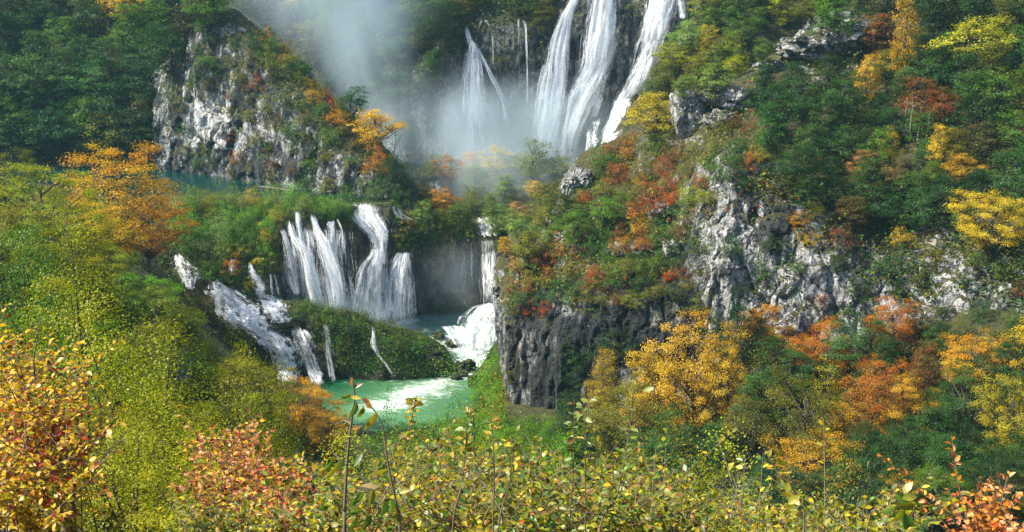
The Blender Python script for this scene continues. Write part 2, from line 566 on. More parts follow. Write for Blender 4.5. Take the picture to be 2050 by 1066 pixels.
# the lake bed lies under the lake, whatever the smooth fit says
lake_px, _ = proj(GG)
in_lake = (gy > 229 + 0 * gx) & (lake_px > 265)
GG[..., 2] = np.where(in_lake, np.minimum(GG[..., 2], 21.0), GG[..., 2])
terrain = sheet_obj("terrain", GG, M_SOIL, kind='structure')

# --- right hill with its cliffs
def colm(px, rows, back=(25, -3)):
    pts = [at(px, py, Y) for py, Y in rows]
    b = pts[-1].copy()
    b[1] += back[0]; b[2] += back[1]; b[0] *= (b[1] / pts[-1][1])
    b2 = b.copy(); b2[1] += 25; b2[2] -= 22
    return pts + [b, b2]
rh = [
    [q(1032, 236, z) for z in (-2, 4, 8, 11, 13, 15, 16, 17)] + [q(1060, 240, 17), q(1100, 250, 10)],
    [q(1016, 208, z) for z in (-2, 5, 9, 12.5, 14.5, 16, 17, 18)] + [q(1080, 225, 19), q(1120, 240, 10)],
    colm(1004, [(872, 186), (760, 185), (690, 185), (640, 185.5), (612, 186.5), (602, 188), (596, 190), (590, 193)], (8, -1)),
    colm(1042, [(872, 181), (760, 181), (690, 181), (640, 181.5), (600, 183), (580, 186), (566, 190), (552, 196)], (12, -2)),
    colm(1090, [(874, 178), (760, 178), (680, 178), (620, 179), (572, 182), (535, 187), (503, 193), (468, 202)], (15, -2)),
    colm(1160, [(874, 176), (760, 175.5), (680, 175.5), (605, 176.5), (560, 180), (480, 188), (400, 198), (342, 209)], (20, -2)),
    colm(1260, [(870, 173), (760, 173), (680, 172.5), (600, 173.5), (545, 177), (450, 189), (350, 203), (280, 216)]),
    colm(1360, [(845, 171), (740, 171), (660, 170.5), (580, 172), (528, 175), (420, 186), (310, 199), (205, 214)]),
    colm(1450, [(800, 169), (700, 169), (610, 169), (500, 170), (410, 172), (335, 176.5), (275, 194), (178, 212)]),
    colm(1540, [(790, 166), (690, 166.5), (590, 167.5), (480, 169.5), (390, 172.5), (318, 178), (230, 196), (130, 214)]),
    colm(1640, [(775, 163), (700, 163.5), (610, 165), (520, 167.5), (440, 171.5), (375, 178), (200, 203), (60, 220)]),
    colm(1750, [(765, 160), (690, 161), (610, 163.5), (530, 167), (470, 171), (320, 187), (160, 206), (-5, 225)]),
    colm(1880, [(775, 155), (690, 157), (600, 160.5), (510, 165), (450, 169), (300, 185), (120, 206), (-70, 228)]),
    colm(2050, [(805, 148), (720, 150.5), (620, 154.5), (540, 159), (470, 164), (300, 180), (100, 203), (-140, 230)]),
    colm(2320, [(830, 138), (740, 141), (640, 145), (560, 150), (480, 156), (300, 173), (90, 198), (-200, 228)]),
]
GR = sheet(rh, 0.30, (1.6, 0.9, 0.5), 11, vert=2.6, block=[.4, .4, .4, .4, .4, .4, .42, .5, .8, .9, .9, .9, .85, .85, .85])
nv, nu = GR.shape[:2]
vv = (np.arange(nv - 1) + 0.5) / (nv - 1) * 9
uu = (np.arange(nu - 1) + 0.5) / (nu - 1) * (len(rh) - 1)
VV, UU = np.meshgrid(vv, uu, indexing='ij')
cen = 0.25 * (GR[:-1, :-1] + GR[1:, :-1] + GR[:-1, 1:] + GR[1:, 1:])
wob = 0.45 * fbm(cen / 6.0, 3, 77)
cl = VV < 4.25 + wob + 0.95 * np.clip(1 - np.abs(UU - 8.7) / 1.7, 0, 0.7) / 0.7
wpx = UU + 0.4 * wob
m_dark = (cl & (wpx < 7.45)).ravel()
m_pale = (cl & (wpx >= 7.45)).ravel()
m_hill = (~cl).ravel()
hill_right = sheet_obj("hill_right", GR, rock_material("slope_ground", (0.10, 0.10, 0.09), (0.42, 0.41, 0.37), stain=0.35, moss=0.75, soil=(0.045, 0.04, 0.014)), m_hill, kind='structure')
cliff_dark = sheet_obj("cliff", GR, M_DARK, m_dark, label="tall dark stained limestone cliff standing beside the green pool", cat="cliff", smooth=False)
cliff_pale = sheet_obj("cliff", GR, M_PALE, m_pale, label="pale grey limestone cliff band with shrubs crossing the right hillside", cat="cliff", smooth=False)

# --- far left hill, the spur cliff over the lake, the wall behind the great falls
lh = []
for px, e in ((-420, 0), (-150, 0), (80, 0), (280, 0), (480, 12), (640, 22), (760, 30)):
    lh.append([q(px, 258 + e, 16), at(px, 345, 266 + e), at(px, 240, 272 + e), at(px, 120, 284 + e), at(px, -20, 298 + e), at(px, -140, 312 + e), at(px, -260, 330 + e), at(px, -300, 360 + e)])
GL = sheet(lh, 0.9, (2.6, 1.2, 0.4), 31)
hill_left = sheet_obj("hill_left", GL, rock_material("far_slope_ground", (0.08, 0.085, 0.07), (0.30, 0.30, 0.27), stain=0.4, moss=1.0), kind='structure')
def colb(px, rows, back=(14, -9)):
    pts = [q(px, rows[0][1] - 0.5, 19.5)] + [at(px, py, Y) for py, Y in rows]
    b = pts[-1].copy(); b[1] += back[0]; b[2] += back[1]
    return pts + [b]
spur = [
    colb(318, [(337, 264), (290, 265), (240, 266), (200, 268), (160, 272)]),
    colb(350, [(338, 261), (280, 262), (215, 263), (150, 266), (100, 270)]),
    colb(400, [(343, 257), (270, 258), (180, 260), (95, 263), (48, 268)]),
    colb(470, [(352, 251), (260, 252), (170, 255), (85, 259), (22, 266)]),
    colb(540, [(367, 244), (280, 245.5), (200, 249), (135, 254), (78, 262)]),
    colb(610, [(381, 238), (300, 239.5), (232, 243), (178, 249), (135, 258)]),
    colb(660, [(389, 235), (320, 236.5), (272, 239.5), (230, 244), (192, 254)]),
    colb(720, [(397, 232.5), (352, 234), (318, 237), (290, 241), (264, 250)]),
    colb(790, [(404, 230.5), (374, 232), (355, 235), (338, 239), (322, 248)]),
    colb(832, [(415, 229.5), (405, 231), (399, 233), (394, 237), (390, 244)]),
]
GSp = sheet(spur, 0.34, (1.5, 0.9, 0.5), 51, vert=2.2, block=0.9)
cs = 0.25 * (GSp[:-1, :-1] + GSp[1:, :-1] + GSp[:-1, 1:] + GSp[1:, 1:])
spx, spy = proj(cs)
vrow = (np.arange(GSp.shape[0] - 1) / (GSp.shape[0] - 1))[:, None]
wb_ = 5 * fbm(cs / 9.0, 1, 88)
m_face = ((vrow < 0.72) & (spx > 366 + wb_) & (spx < 462 + wb_) & (spy > 172 + 0.25 * (spx - 370) + wb_) & (spy < 292 + 0.1 * (spx - 370) + wb_)).ravel()
M_FACE_ROCK = rock_material("white_limestone", (0.30, 0.30, 0.29), (0.70, 0.69, 0.66), stain=0.36, moss=0.1)
cliff_face = sheet_obj("cliff", GSp, M_FACE_ROCK, m_face, label="bright white rock face on the spur cliff above the lake", cat="cliff", smooth=False)
cliff_spur = sheet_obj("cliff", GSp, M_SPUR, ~m_face, label="grey rocky spur cliff rising straight from the turquoise lake", cat="cliff", smooth=False)

bk = []
for px, rows in (
    (520, [(350, 296), (230, 299), (120, 304), (20, 311), (-100, 322), (-270, 345)]),
    (700, [(350, 288), (230, 291), (120, 297), (20, 305), (-100, 318), (-270, 340)]),
    (820, [(352, 284), (230, 286), (120, 290), (30, 297), (-100, 312), (-270, 335)]),
    (900, [(354, 281), (220, 282), (120, 283.5), (60, 287), (-80, 305), (-270, 330)]),
    (990, [(354, 279.5), (220, 280), (130, 281), (55, 284), (-80, 301), (-270, 326)]),
    (1080, [(354, 278), (220, 278.5), (130, 280), (45, 283), (-80, 298), (-270, 322)]),
    (1180, [(354, 275.5), (220, 277.5), (100, 280), (-20, 282), (-110, 285), (-270, 310)]),
    (1290, [(354, 272.5), (220, 275), (100, 278), (-20, 281), (-110, 284), (-270, 308)]),
    (1390, [(354, 268), (220, 271), (100, 275), (-20, 280), (-110, 284), (-270, 306)]),
    (1520, [(354, 266), (220, 268), (100, 272), (-20, 278), (-110, 284), (-270, 304)]),
):
    bk.append([q(px, rows[0][1] - 1, 17)] + [at(px, py, Y) for py, Y in rows] + [at(px, -300, rows[-1][1] + 25)])
GB = sheet(bk, 0.55, (1.6, 0.9, 0.4), 71, vert=2.2, block=0.9)
hill_back = sheet_obj("hill_back", GB, M_BACK, kind='structure')
sr = []
for px, rows in (
    (1222, [(345, 246), (310, 247), (290, 249), (278, 254)]),
    (1275, [(345, 242), (290, 244), (240, 248), (196, 255)]),
    (1335, [(345, 240), (250, 244), (175, 250), (112, 258)]),
    (1400, [(345, 239), (220, 245), (120, 253), (28, 264)]),
    (1500, [(330, 240), (180, 248), (50, 258), (-60, 270)]),
    (1650, [(280, 243), (120, 252), (-20, 263), (-150, 278)]),
    (1850, [(200, 250), (50, 262), (-90, 275), (-220, 290)]),
):
    pts = [at(px, py, Y) for py, Y in rows]
    b = pts[-1].copy(); b[1] += 12; b[2] -= 10
    sr.append(pts + [b])
GSR = sheet(sr, 0.7, (1.4, 0.7, 0.3), 91)
hill_mid = sheet_obj("hill_middle", GSR, bpy.data.materials["far_slope_ground"], kind='structure')

# --- travertine barrier between the lake and the gorge
bar = []
for px, rows in {
    -250: ((236, 21.0), (231, 23.0), (222, 23.4), (213, 23.2), (209, 22), (205, 20), (203, 18)),
    60: ((236, 21.0), (231, 23.0), (222, 23.2), (213, 22.6), (209, 20), (205, 17), (203, 14)),
    280: ((236, 21.0), (231, 23.0), (222, 22.6), (213, 19.5), (209, 15.5), (205, 11), (203, 8)),
    400: ((236, 21.0), (230.5, 23.0), (221, 22.6), (211.5, 18.5), (208.5, 14.5), (202.5, 6.5), (199, 0)),
    480: ((236, 21.0), (230, 23.0), (220, 22.3), (211.5, 18.8), (207.5, 12), (201.5, 3.5), (199, -1)),
    545: ((236, 21.0), (230, 23.0), (220, 22.3), (211.5, 20.2), (208.5, 13), (204.5, 5), (202, -1)),
    570: ((236, 21.0), (230, 23.0), (220, 22.6), (212.5, 21.8), (211.2, 14), (210, 5), (208, -1)),
    620: ((236, 21.4), (229, 22.8), (221, 22.7), (213.5, 22.2), (212.0, 14), (210.6, 4), (208.5, -1)),
    690: ((236, 21.4), (229, 22.6), (223, 22.6), (217.5, 22.4), (215.6, 14), (214, 4), (212, -1)),
    725: ((236, 21.4), (229, 22.5), (226, 22.5), (222.5, 22.4), (220.2, 14), (218, 4), (216, -1)),
    780: ((236, 21.4), (230, 22.5), (227, 22.5), (223.8, 22.3), (221.4, 14), (219, 4), (217, -1)),
    835: ((258, 23.5), (246, 22.5), (236, 20.0), (227, 18.0), (225.6, 12), (224.4, 4), (222, 1)),
    910: ((262, 23.5), (250, 23.5), (238, 20.0), (228, 16.8), (227.0, 11), (226.2, 4), (224, 1)),
    1000: ((264, 23.5), (250, 24.5), (238, 20.5), (228.4, 16.5), (227.4, 11), (226.4, 4), (224, 1)),
    1090: ((262, 23.5), (248, 25.0), (234, 21), (223, 15), (221, 10), (219, 4), (217, 1)),
    1210: ((262, 24), (246, 27), (232, 25), (221, 20), (219, 12), (217, 4), (215, 1)),
}.items():
    bar.append([q(px, Y, z) for Y, z in rows])
GBar = sheet(bar, 0.36, (0.6, 0.8, 0.4), 111, vert=2.5)
barrier = tag(sheet_obj("travertine_barrier", GBar, M_TUFA), "long mossy brown travertine barrier holding back the lake above the falls", "rock barrier")

mo = []
for px, rows in {
    515: ((209, 4), (207.5, 8), (205.8, 9.5), (204, 6.5), (202.4, 3), (201, -1.5)),
    575: ((209, 4), (208, 9), (206, 11.3), (204, 9.2), (203, 4), (202, -1.5)),
    640: ((209.5, 3.5), (208, 8.5), (205.4, 10.5), (203, 8.6), (202, 4), (201, -1.5)),
    700: ((210, 3.5), (208, 8), (205.4, 9.6), (202.4, 7.6), (201.3, 3.5), (200.3, -1.5)),
    760: ((210.5, 3.5), (208.5, 6), (206, 7.3), (203, 5.8), (201.7, 3), (200.6, -1.5)),
    820: ((211, 3), (209, 4.2), (206.5, 4.9), (204, 4.2), (202.8, 2.4), (201.8, -1.5)),
    868: ((211.5, 2.5), (209.5, 2.9), (207.5, 3.1), (205.4, 2.6), (204.2, 1.4), (203.2, -1.5)),
    897: ((212, 0), (210, 0.4), (208.5, 0.6), (207, 0.2), (206, -0.6), (205, -1.5)),
}.items():
    mo.append([q(px, Y, z) for Y, z in rows])
GMo = sheet(mo, 0.25, (1.9, 1.7, 0.7), 131, vert=1.6)
mound = tag(sheet_obj("moss_mound", GMo, M_TUFA), "rounded moss covered travertine mound between the cascades and the pool", "rock mound")

# --- water levels
def water_sheet(name, mat, poly_net, step, foam, milk, noise_amp=0.0, seed=0):
    net = np.array(poly_net)
    lu = np.max(np.sum(np.linalg.norm(np.diff(net, axis=0), axis=-1), axis=0))
    lv = np.max(np.sum(np.linalg.norm(np.diff(net, axis=1), axis=-1), axis=1))
    G = np.moveaxis(catmull(catmull(net, int(lu / step) + 2, 0), int(lv / step) + 2, 1), 0, 1)
    if noise_amp:
        G[..., 2] += noise_amp * fbm(G / 1.6, 3, seed)
    a = {'foam': ('POINT', 'FLOAT', foam(G).ravel()), 'milk': ('POINT', 'FLOAT', milk(G).ravel())}
    F = grid_quads(*G.shape[:2])
    me = mesh_np(name, G.reshape(-1, 3), F, [mat], a, smooth=True)
    return tag(link(name, me), kind='structure')
def seg_dist(G, a, b):
    a, b = np.array(a[:2]), np.array(b[:2])
    p = G[..., :2] - a
    t = np.clip((p @ (b - a)) / ((b - a) @ (b - a)), 0, 1)
    return np.linalg.norm(p - t[..., None] * (b - a), axis=-1)
zero = lambda G: np.zeros(G.shape[:2])
lake = water_sheet("lake_water", M_LAKE, [[np.array([x, Y, 22.72]) for Y in (229.5, 240, 255, 272)] for x in (-140, -90, -60, -30, -17)], 1.0, lambda G: zero(G) - 0.5, zero)
in1, in2, in3 = at(935, 745, 205), at(855, 775, 197), at(775, 805, 189)
def pool_foam(G):
    d = np.minimum(seg_dist(G, in1, in2) / 2.6, seg_dist(G, in2, in3) / 3.6) + 0.7 * fbm(G * np.array([1, 1.6, 1]) / 3.2, 3, 44)
    f = np.clip(1.05 - 0.40 * d, -0.3, 1)
    for px, Y in ((785, 200.3), (745, 199.8), (640, 200), (600, 200.5), (690, 199.6), (870, 203)):
        c = q(px, Y, 0)
        f = np.maximum(f, 0.8 - 0.5 * np.linalg.norm(G[..., :2] - c[:2], axis=-1))
    return f
def pool_milk(G):
    d = np.minimum(seg_dist(G, in1, in2), seg_dist(G, in2, in3))
    m = np.clip(0.9 - 0.07 * d, 0, 1)
    return np.clip(m + np.clip((190 - G[..., 1]) * 0.06, 0, 0.5), 0, 1)
pool = water_sheet("pool_water", M_POOL, [[np.array([x, Y, 0.0]) for Y in (168, 180, 195, 212)] for x in (-42, -30, -18, -8, 2)], 0.5, pool_foam, pool_milk, 0.05, 5)
riv = []
for k in range(8):
    u = k / 7
    rows = []
    for Y, z, xl, xr in ((227.5, 4.1, 730, 1075), (220, 4.0, 745, 1065), (215, 3.8, 800, 1045), (211.5, 3.1, 846, 1020), (208.5, 1.9, 872, 1005), (206, 0.75, 885, 985), (204, 0.10, 868, 962), (202.5, -0.15, 850, 950)):
        rows.append(q(xl + (xr - xl) * u, Y, z))
    riv.append(rows)
rc = at(930, 690, 211)
def riv_foam(G):
    px, py = proj(G)
    f = 0.55 + 0.35 * vnoise(G / 2.3, 9)
    f = f + np.where(py > 672, 0.28, 0.0) - np.clip((655 - py) / 40, 0, 0.55) * np.clip((px - 800) / 60, 0, 1)
    f = f + 0.5 * np.exp(-((px - 800) / 45) ** 2) * np.clip((665 - py) / 20, 0, 1)
    f = f + 0.35 * np.clip((px - 900) / 60, 0, 1) * np.clip((py - 640) / 20, 0, 1)
    return f
river = water_sheet("river_water", M_RAPID, riv, 0.3, riv_foam, lambda G: 0.25 + zero(G), 0.28, 15)

bpy.context.view_layer.update()
DG = bpy.context.evaluated_depsgraph_get()
CAMP = Vector((0, 0, CAM_H))
def cast(px, py):
    dx, b, c = ray(px, py)
    d = Vector((float(dx), float(b), float(c))).normalized()
    ok, loc, nor, idx, ob, _ = scene.ray_cast(DG, CAMP, d)
    if not ok: return None, None, None
    return loc, (-nor if nor.dot(d) > 0 else nor), ob

# ------------------------------------------------------------------ falling water
def fall_mesh(rows, Y=None, depth=0.5, bulge=0.5, dens=0.0, seed=0, fade=0.38, tail=0.10, res=0.35, amp=0.25, froth=0.0, widen=0.28):
    """rows: (left px, right px, py[, Y]) from lip to foot; Y None = follow the rock behind, a little in front of it"""
    L, Rr = [], []
    last = None
    for r in rows:
        if len(r) > 3: yl = yr = r[3]
        elif Y is not None: yl = yr = Y
        else:
            ys = []
            for px in (r[0] + 1, 0.5 * (r[0] + r[1]), r[1] - 1):
                loc, _, _ = cast(px, r[2])
                ys.append(loc.y if loc else (last or 230))
            yl, yr = min(ys[0], ys[1] + 1.2), min(ys[2], ys[1] + 1.2)
            if last is not None:
                yl, yr = min(yl, last + 0.6), min(yr, last + 0.6)
            last = 0.5 * (yl + yr)
            yl, yr = yl - depth, yr - depth
        L.append(at(r[0], r[2], yl)); Rr.append(at(r[1], r[2], yr))
    L, Rr = np.array(L), np.array(Rr)
    ex = (Rr - L) * widen
    L, Rr = L - ex, Rr + ex
    dens = dens * 0.8
    ln = np.linalg.norm(np.diff(0.5 * (L + Rr), axis=0), axis=1).sum()
    wd = np.linalg.norm(L - Rr, axis=1).mean()
    nv = max(10, int(ln / res)); nu = max(6, int(wd / (res * 0.6)))
    L, Rr = catmull(L, nv, 0), catmull(Rr, nv, 0)
    u = np.linspace(0, 1, nu)
    G = L[:, None] * (1 - u)[None, :, None] + Rr[:, None] * u[None, :, None]
    G[..., 1] -= bulge * np.sin(math.pi * u)[None]
    v = np.linspace(0, 1, nv)
    UV = np.stack([np.broadcast_to(u * wd + seed * 13.7, (nv, nu)), np.broadcast_to((v * ln)[:, None] + seed * 5.1, (nv, nu))], -1)
    nz = np.stack([UV[..., 0] * 1.1, UV[..., 1] * 0.12, np.zeros((nv, nu)) + seed], -1)
    G[..., 1] -= amp * 2.2 * fbm(nz, 3, seed + 3)
    G[..., 0] += amp * 0.6 * fbm(nz * np.array([1, 3, 1]), 2, seed + 8)
    e = np.minimum(u, 1 - u) / fade
    edge = -0.75 * (1 - np.clip(e, 0, 1))[None] ** 1.5 - 0.30 * np.clip((v - (1 - tail)) / max(tail, 1e-3), 0, 1)[:, None] ** 2 - 0.45 * np.clip(1 - v / 0.10, 0, 1)[:, None] + dens
    edge = np.broadcast_to(edge, (nv, nu))
    return mesh_np("veil", G.reshape(-1, 3), grid_quads(nv, nu), [M_FALL], {'edge': ('POINT', 'FLOAT', edge.ravel()), 'froth': ('POINT', 'FLOAT', np.full(edge.size, froth))}, smooth=True, uv=UV.reshape(-1, 2))
_fs = [0]
def waterfall(label, strands, group=None, cat="waterfall"):
    a = strands[0][0][0]
    y0 = strands[0][1].get('Y') or (a[3] if len(a) > 3 else 220)
    root = link("waterfall", None)
    for rows, kw in strands:
        for lay in range(kw.pop('layers', 2)):
            _fs[0] += 1
            k2 = dict(kw)
            k2['seed'] = _fs[0]
            if lay:
                k2['depth'] = kw.get('depth', 0.5) + 0.5 * lay
                k2['dens'] = kw.get('dens', 0) - 0.20
                if 'Y' in k2 and k2['Y']: k2['Y'] -= 0.45 * lay
                k2['bulge'] = kw.get('bulge', 0.5) + 0.2
                rows2 = [(r[0] - 1, r[1] + 1, r[2], *([r[3] - 0.45 * lay] if len(r) > 3 else [])) for r in rows]
            else:
                rows2 = rows
            link("water_veil", fall_mesh(rows2, **k2), root)
    tag(root, label, cat, group)
    return root

# the great falls: they leave the cliff top above the picture
waterfall("great waterfall, westernmost of the three tall white columns", [
    ([(1152, 1182, -50), (1139, 1159, 0), (1116, 1146, 40), (1095, 1140, 100), (1083, 1137, 164), (1072, 1130, 230), (1063, 1120, 300), (1060, 1118, 318)], dict(depth=1.2, bulge=0.9, dens=0.16, layers=3, tail=0.3)),
    ([(1084, 1100, 120), (1074, 1092, 170), (1066, 1086, 230), (1062, 1080, 310)], dict(depth=0.9, dens=-0.02, layers=1)),
])
waterfall("great waterfall, middle and widest of the three tall white columns", [
    ([(1190, 1238, -50), (1183, 1235, 0), (1172, 1234, 65), (1164, 1222, 130), (1146, 1212, 165), (1129, 1194, 200), (1119, 1164, 262), (1113, 1152, 312)], dict(depth=1.3, bulge=1.2, dens=0.2, layers=3, tail=0.2)),
    ([(1190, 1226, 110), (1188, 1216, 160), (1183, 1203, 215), (1174, 1186, 262), (1168, 1182, 320)], dict(depth=1.1, bulge=0.4, dens=0.04, layers=2)),
    ([(1192, 1210, 190), (1186, 1202, 240), (1180, 1196, 310)], dict(depth=0.9, bulge=0.3, dens=-0.06, layers=1)),
])
waterfall("great waterfall, easternmost column sliding down beside the wooded slope", [
    ([(1305, 1368, -50), (1295, 1357, 0), (1285, 1337, 65), (1278, 1314, 115), (1254, 1294, 165), (1231, 1263, 200), (1205, 1243, 262), (1196, 1230, 292)], dict(depth=1.3, bulge=1.0, dens=0.2, layers=3, tail=0.15)),
    ([(1284, 1296, 60), (1270, 1280, 90), (1262, 1272, 130), (1250, 1266, 170)], dict(depth=0.9, dens=-0.05, layers=1)),
])
waterfall("short white fall at the top edge beside the pale green slope", [
    ([(1358, 1376, -30), (1353, 1378, 5), (1360, 1378, 38)], dict(depth=0.9, dens=0.06, layers=2)),
])
waterfall("slender forked waterfall spreading into a veil on the dark wall", [
    ([(930, 936, 48), (934, 942, 75), (939, 953, 92), (936, 960, 116), (931, 966, 164), (927, 974, 225), (924, 984, 305)], dict(depth=1.9, dens=0.12, layers=3, tail=0.4, widen=0.7, fade=0.45)),
    ([(948, 956, 90), (958, 966, 110), (969, 977, 132), (982, 995, 164), (1000, 1013, 198), (1008, 1020, 240)], dict(depth=1.9, dens=0.12, layers=2, tail=0.4)),
])
waterfall("two thin arching threads of water beside the forked waterfall", [
    ([(962, 968, 36), (955, 960, 58), (952, 956, 84)], dict(depth=1.7, dens=-0.08, layers=1, fade=0.4)),
    ([(966, 972, 36), (978, 983, 55), (984, 988, 85), (985, 990, 135)], dict(depth=1.7, dens=-0.08, layers=1, fade=0.4)),
])
waterfall("pair of very thin threads of water dropping down the brown wall", [
    ([(1036, 1041, 34), (1036, 1041, 90), (1037, 1043, 200)], dict(depth=1.7, dens=-0.08, layers=1, fade=0.4)),
    ([(1040, 1052, 38), (1050, 1056, 62), (1053, 1058, 130), (1054, 1060, 215)], dict(depth=1.5, dens=-0.04, layers=1, fade=0.4)),
])

# the falls of the barrier
Gf = dict(layers=2)
waterfall("fan of white falls pouring side by side off the bushy plateau", [
    ([(560, 569, 455, 211), (566, 580, 485, 209.9), (573, 595, 538, 209.0), (588, 606, 590, 208.5)], dict(dens=0.10, bulge=0.3, layers=2, widen=0.4)),
    ([(574, 585, 436, 211.4), (579, 596, 470, 210.4), (592, 612, 488, 209.6), (601, 626, 512, 209.0), (606, 638, 551, 208.5), (614, 658, 610, 208.2)], dict(dens=0.12, bulge=0.5, layers=3, widen=0.32)),
    ([(590, 601, 420, 211.7), (594, 607, 455, 210.8), (600, 612, 486, 210.2)], dict(dens=0.05, bulge=0.2, layers=2)),
    ([(620, 628, 422, 212.3), (628, 641, 454, 211.2), (635, 662, 485, 210.2), (648, 684, 538, 209.4), (655, 697, 590, 208.9), (656, 700, 616, 208.8)], dict(dens=0.13, bulge=0.6, layers=3, widen=0.32)),
    ([(629, 640, 466, 210.9), (634, 646, 500, 210.3), (638, 652, 580, 209.6)], dict(dens=-0.02, bulge=0.1, layers=1)),
    ([(566, 690, 452, 212.2), (572, 690, 500, 211.0), (580, 697, 560, 209.6), (592, 705, 618, 209.0)], dict(dens=-0.02, bulge=0.2, layers=1, fade=0.2)),
    ([(652, 674, 440, 213.0), (654, 672, 460, 212.0), (660, 672, 490, 211.3), (664, 678, 540, 210.8)], dict(dens=-0.04, bulge=0.2, layers=1)),
    ([(671, 676, 436, 213.8), (680, 686, 455, 212.7), (686, 691, 510, 212.0)], dict(dens=0.0, bulge=0.1, layers=1, fade=0.4)),
])
waterfall("broad two-step fall splitting into two white cones around a dark rock knob", [
    ([(696, 757, 404, 221.6), (690, 764, 428, 219.8), (720, 780, 458, 217.4), (741, 779, 480, 216.2), (744, 777, 508, 215.2), (738, 778, 530, 214.4)], dict(dens=0.11, bulge=0.5, layers=2, tail=0.05)),
    ([(746, 768, 492, 215.4), (738, 764, 508, 214.9), (714, 764, 532, 214.0), (703, 764, 560, 213.4), (698, 754, 600, 213.0), (694, 750, 622, 212.9)], dict(dens=0.05, bulge=0.9, layers=3)),
    ([(750, 774, 492, 215.4), (742, 774, 545, 213.8), (736, 778, 590, 213.0), (734, 785, 640, 212.8)], dict(dens=0.08, bulge=0.7, layers=2)),
    ([(802, 822, 500, 218.5), (785, 823, 518, 216.8), (772, 826, 540, 215.6), (763, 831, 580, 214.7), (758, 834, 642, 214.2)], dict(dens=0.09, bulge=1.1, layers=3)),
])
waterfall("thin pale falls streaking the brown wall under the wooded knoll", [
    ([(962, 994, 476), (960, 998, 510), (960, 1000, 560), (960, 1004, 612)], dict(depth=0.6, dens=-0.03, bulge=0.2, layers=2, tail=0.3)),
    ([(850, 915, 486), (846, 915, 540), (842, 915, 612)], dict(depth=0.6, dens=-0.42, bulge=0.1, layers=1, tail=0.4)),
    ([(915, 965, 482), (912, 962, 540), (908, 962, 614)], dict(depth=0.6, dens=-0.32, bulge=0.1, layers=1, tail=0.4)),
    ([(926, 932, 500), (925, 932, 560), (925, 933, 616)], dict(depth=1.5, dens=-0.04, layers=1, fade=0.4)),
    ([(940, 946, 490), (941, 948, 560)], dict(depth=0.5, dens=-0.08, layers=1, fade=0.4)),
])
for rows, lab in (
    ([(850, 880, 362), (858, 885, 378), (852, 900, 402)], "small pale cascade in the bushes above the brown wall"),
    ([(955, 985, 434), (955, 992, 452), (962, 996, 474)], "short white cascade feeding the thin pale falls below it"),
    ([(782, 800, 412), (788, 812, 428), (800, 832, 440)], "small grey cascade beside the two-step fall and the dark cliff foot"),
    ([(862, 872, 440), (852, 866, 455), (846, 862, 468)], "faint trickle of water beside the tan bush on the wall"),
):
    waterfall(lab, [(rows, dict(depth=0.7, dens=0.02, bulge=0.2, layers=2, froth=0.7))])
waterfall("bulging white cascade bursting out from behind the dark cliff", [
    ([(985, 1018, 603, 216), (950, 1016, 614, 213.6), (928, 1012, 634, 211.5), (920, 1006, 660, 210.2), (921, 998, 700, 209.4)], dict(dens=0.13, bulge=1.0, layers=3, amp=0.4, froth=0.4)),
    ([(880, 935, 650, 212.6), (892, 945, 668, 211.2), (905, 960, 690, 209.6)], dict(dens=0.06, bulge=0.3, layers=1, amp=0.3)),
])
# the stepped cascade by the near shore
waterfall("patch of white water behind the orange bush at the cascade's head", [
    ([(350, 366, 504), (347, 386, 530), (358, 396, 552), (374, 390, 578)], dict(depth=0.8, dens=0.15, bulge=0.3, layers=2, froth=0.9)),
])
waterfall("long stepped white cascade running down through the moss to the pool", [
    ([(421, 433, 560), (422, 468, 584), (446, 500, 607), (454, 522, 633), (490, 536, 655), (517, 572, 676), (545, 588, 703), (556, 594, 735), (562, 592, 770)], dict(depth=0.9, dens=0.28, bulge=0.5, layers=3, amp=0.6, froth=1.3, widen=0.36)),
    ([(424, 446, 582), (428, 446, 606), (430, 444, 632)], dict(depth=0.8, dens=0.08, bulge=0.2, layers=2)),
    ([(450, 476, 612), (446, 500, 640), (470, 505, 660)], dict(depth=0.8, dens=0.03, bulge=0.2, layers=1)),
])
waterfall("white cascade tumbling over ledges beside the moss mound", [
    ([(496, 504, 527), (502, 514, 550), (514, 531, 573), (515, 528, 588), (522, 559, 600), (528, 570, 622), (548, 580, 646)], dict(depth=0.8, dens=0.25, bulge=0.3, layers=3, amp=0.5, froth=1.2, widen=0.36)),
    ([(580, 612, 652), (586, 628, 680), (597, 638, 708), (612, 648, 740), (622, 650, 770)], dict(depth=0.8, dens=0.09, bulge=0.5, layers=3, amp=0.3, froth=0.4)),
])
waterfall("thin veil of water on the dark end of the moss mound", [
    ([(644, 653, 648), (649, 660, 668), (650, 668, 705), (656, 677, 765)], dict(depth=0.6, dens=-0.01, bulge=0.3, layers=2)),
])
waterfall("small twin trickles above the white ledges of the cascade", [
    ([(539, 546, 545), (541, 548, 570), (540, 552, 592)], dict(depth=0.5, dens=-0.01, layers=1, fade=0.35)),
    ([(546, 552, 545), (552, 558, 570), (556, 563, 592)], dict(depth=0.5, dens=0.0, layers=1, fade=0.35)),
])
waterfall("tiny arching fall in the moss above the long stepped cascade", [
    ([(462, 474, 516), (458, 477, 528), (456, 478, 546)], dict(depth=0.6, dens=-0.02, layers=1)),
])
waterfall("little spring dropping down the front of the moss mound to the pool", [
    ([(743, 750, 644), (745, 752, 668), (742, 757, 690), (755, 760, 710), (772, 778, 730), (782, 790, 748)], dict(depth=0.5, dens=0.06, layers=2, amp=0.15, fade=0.3)),
])

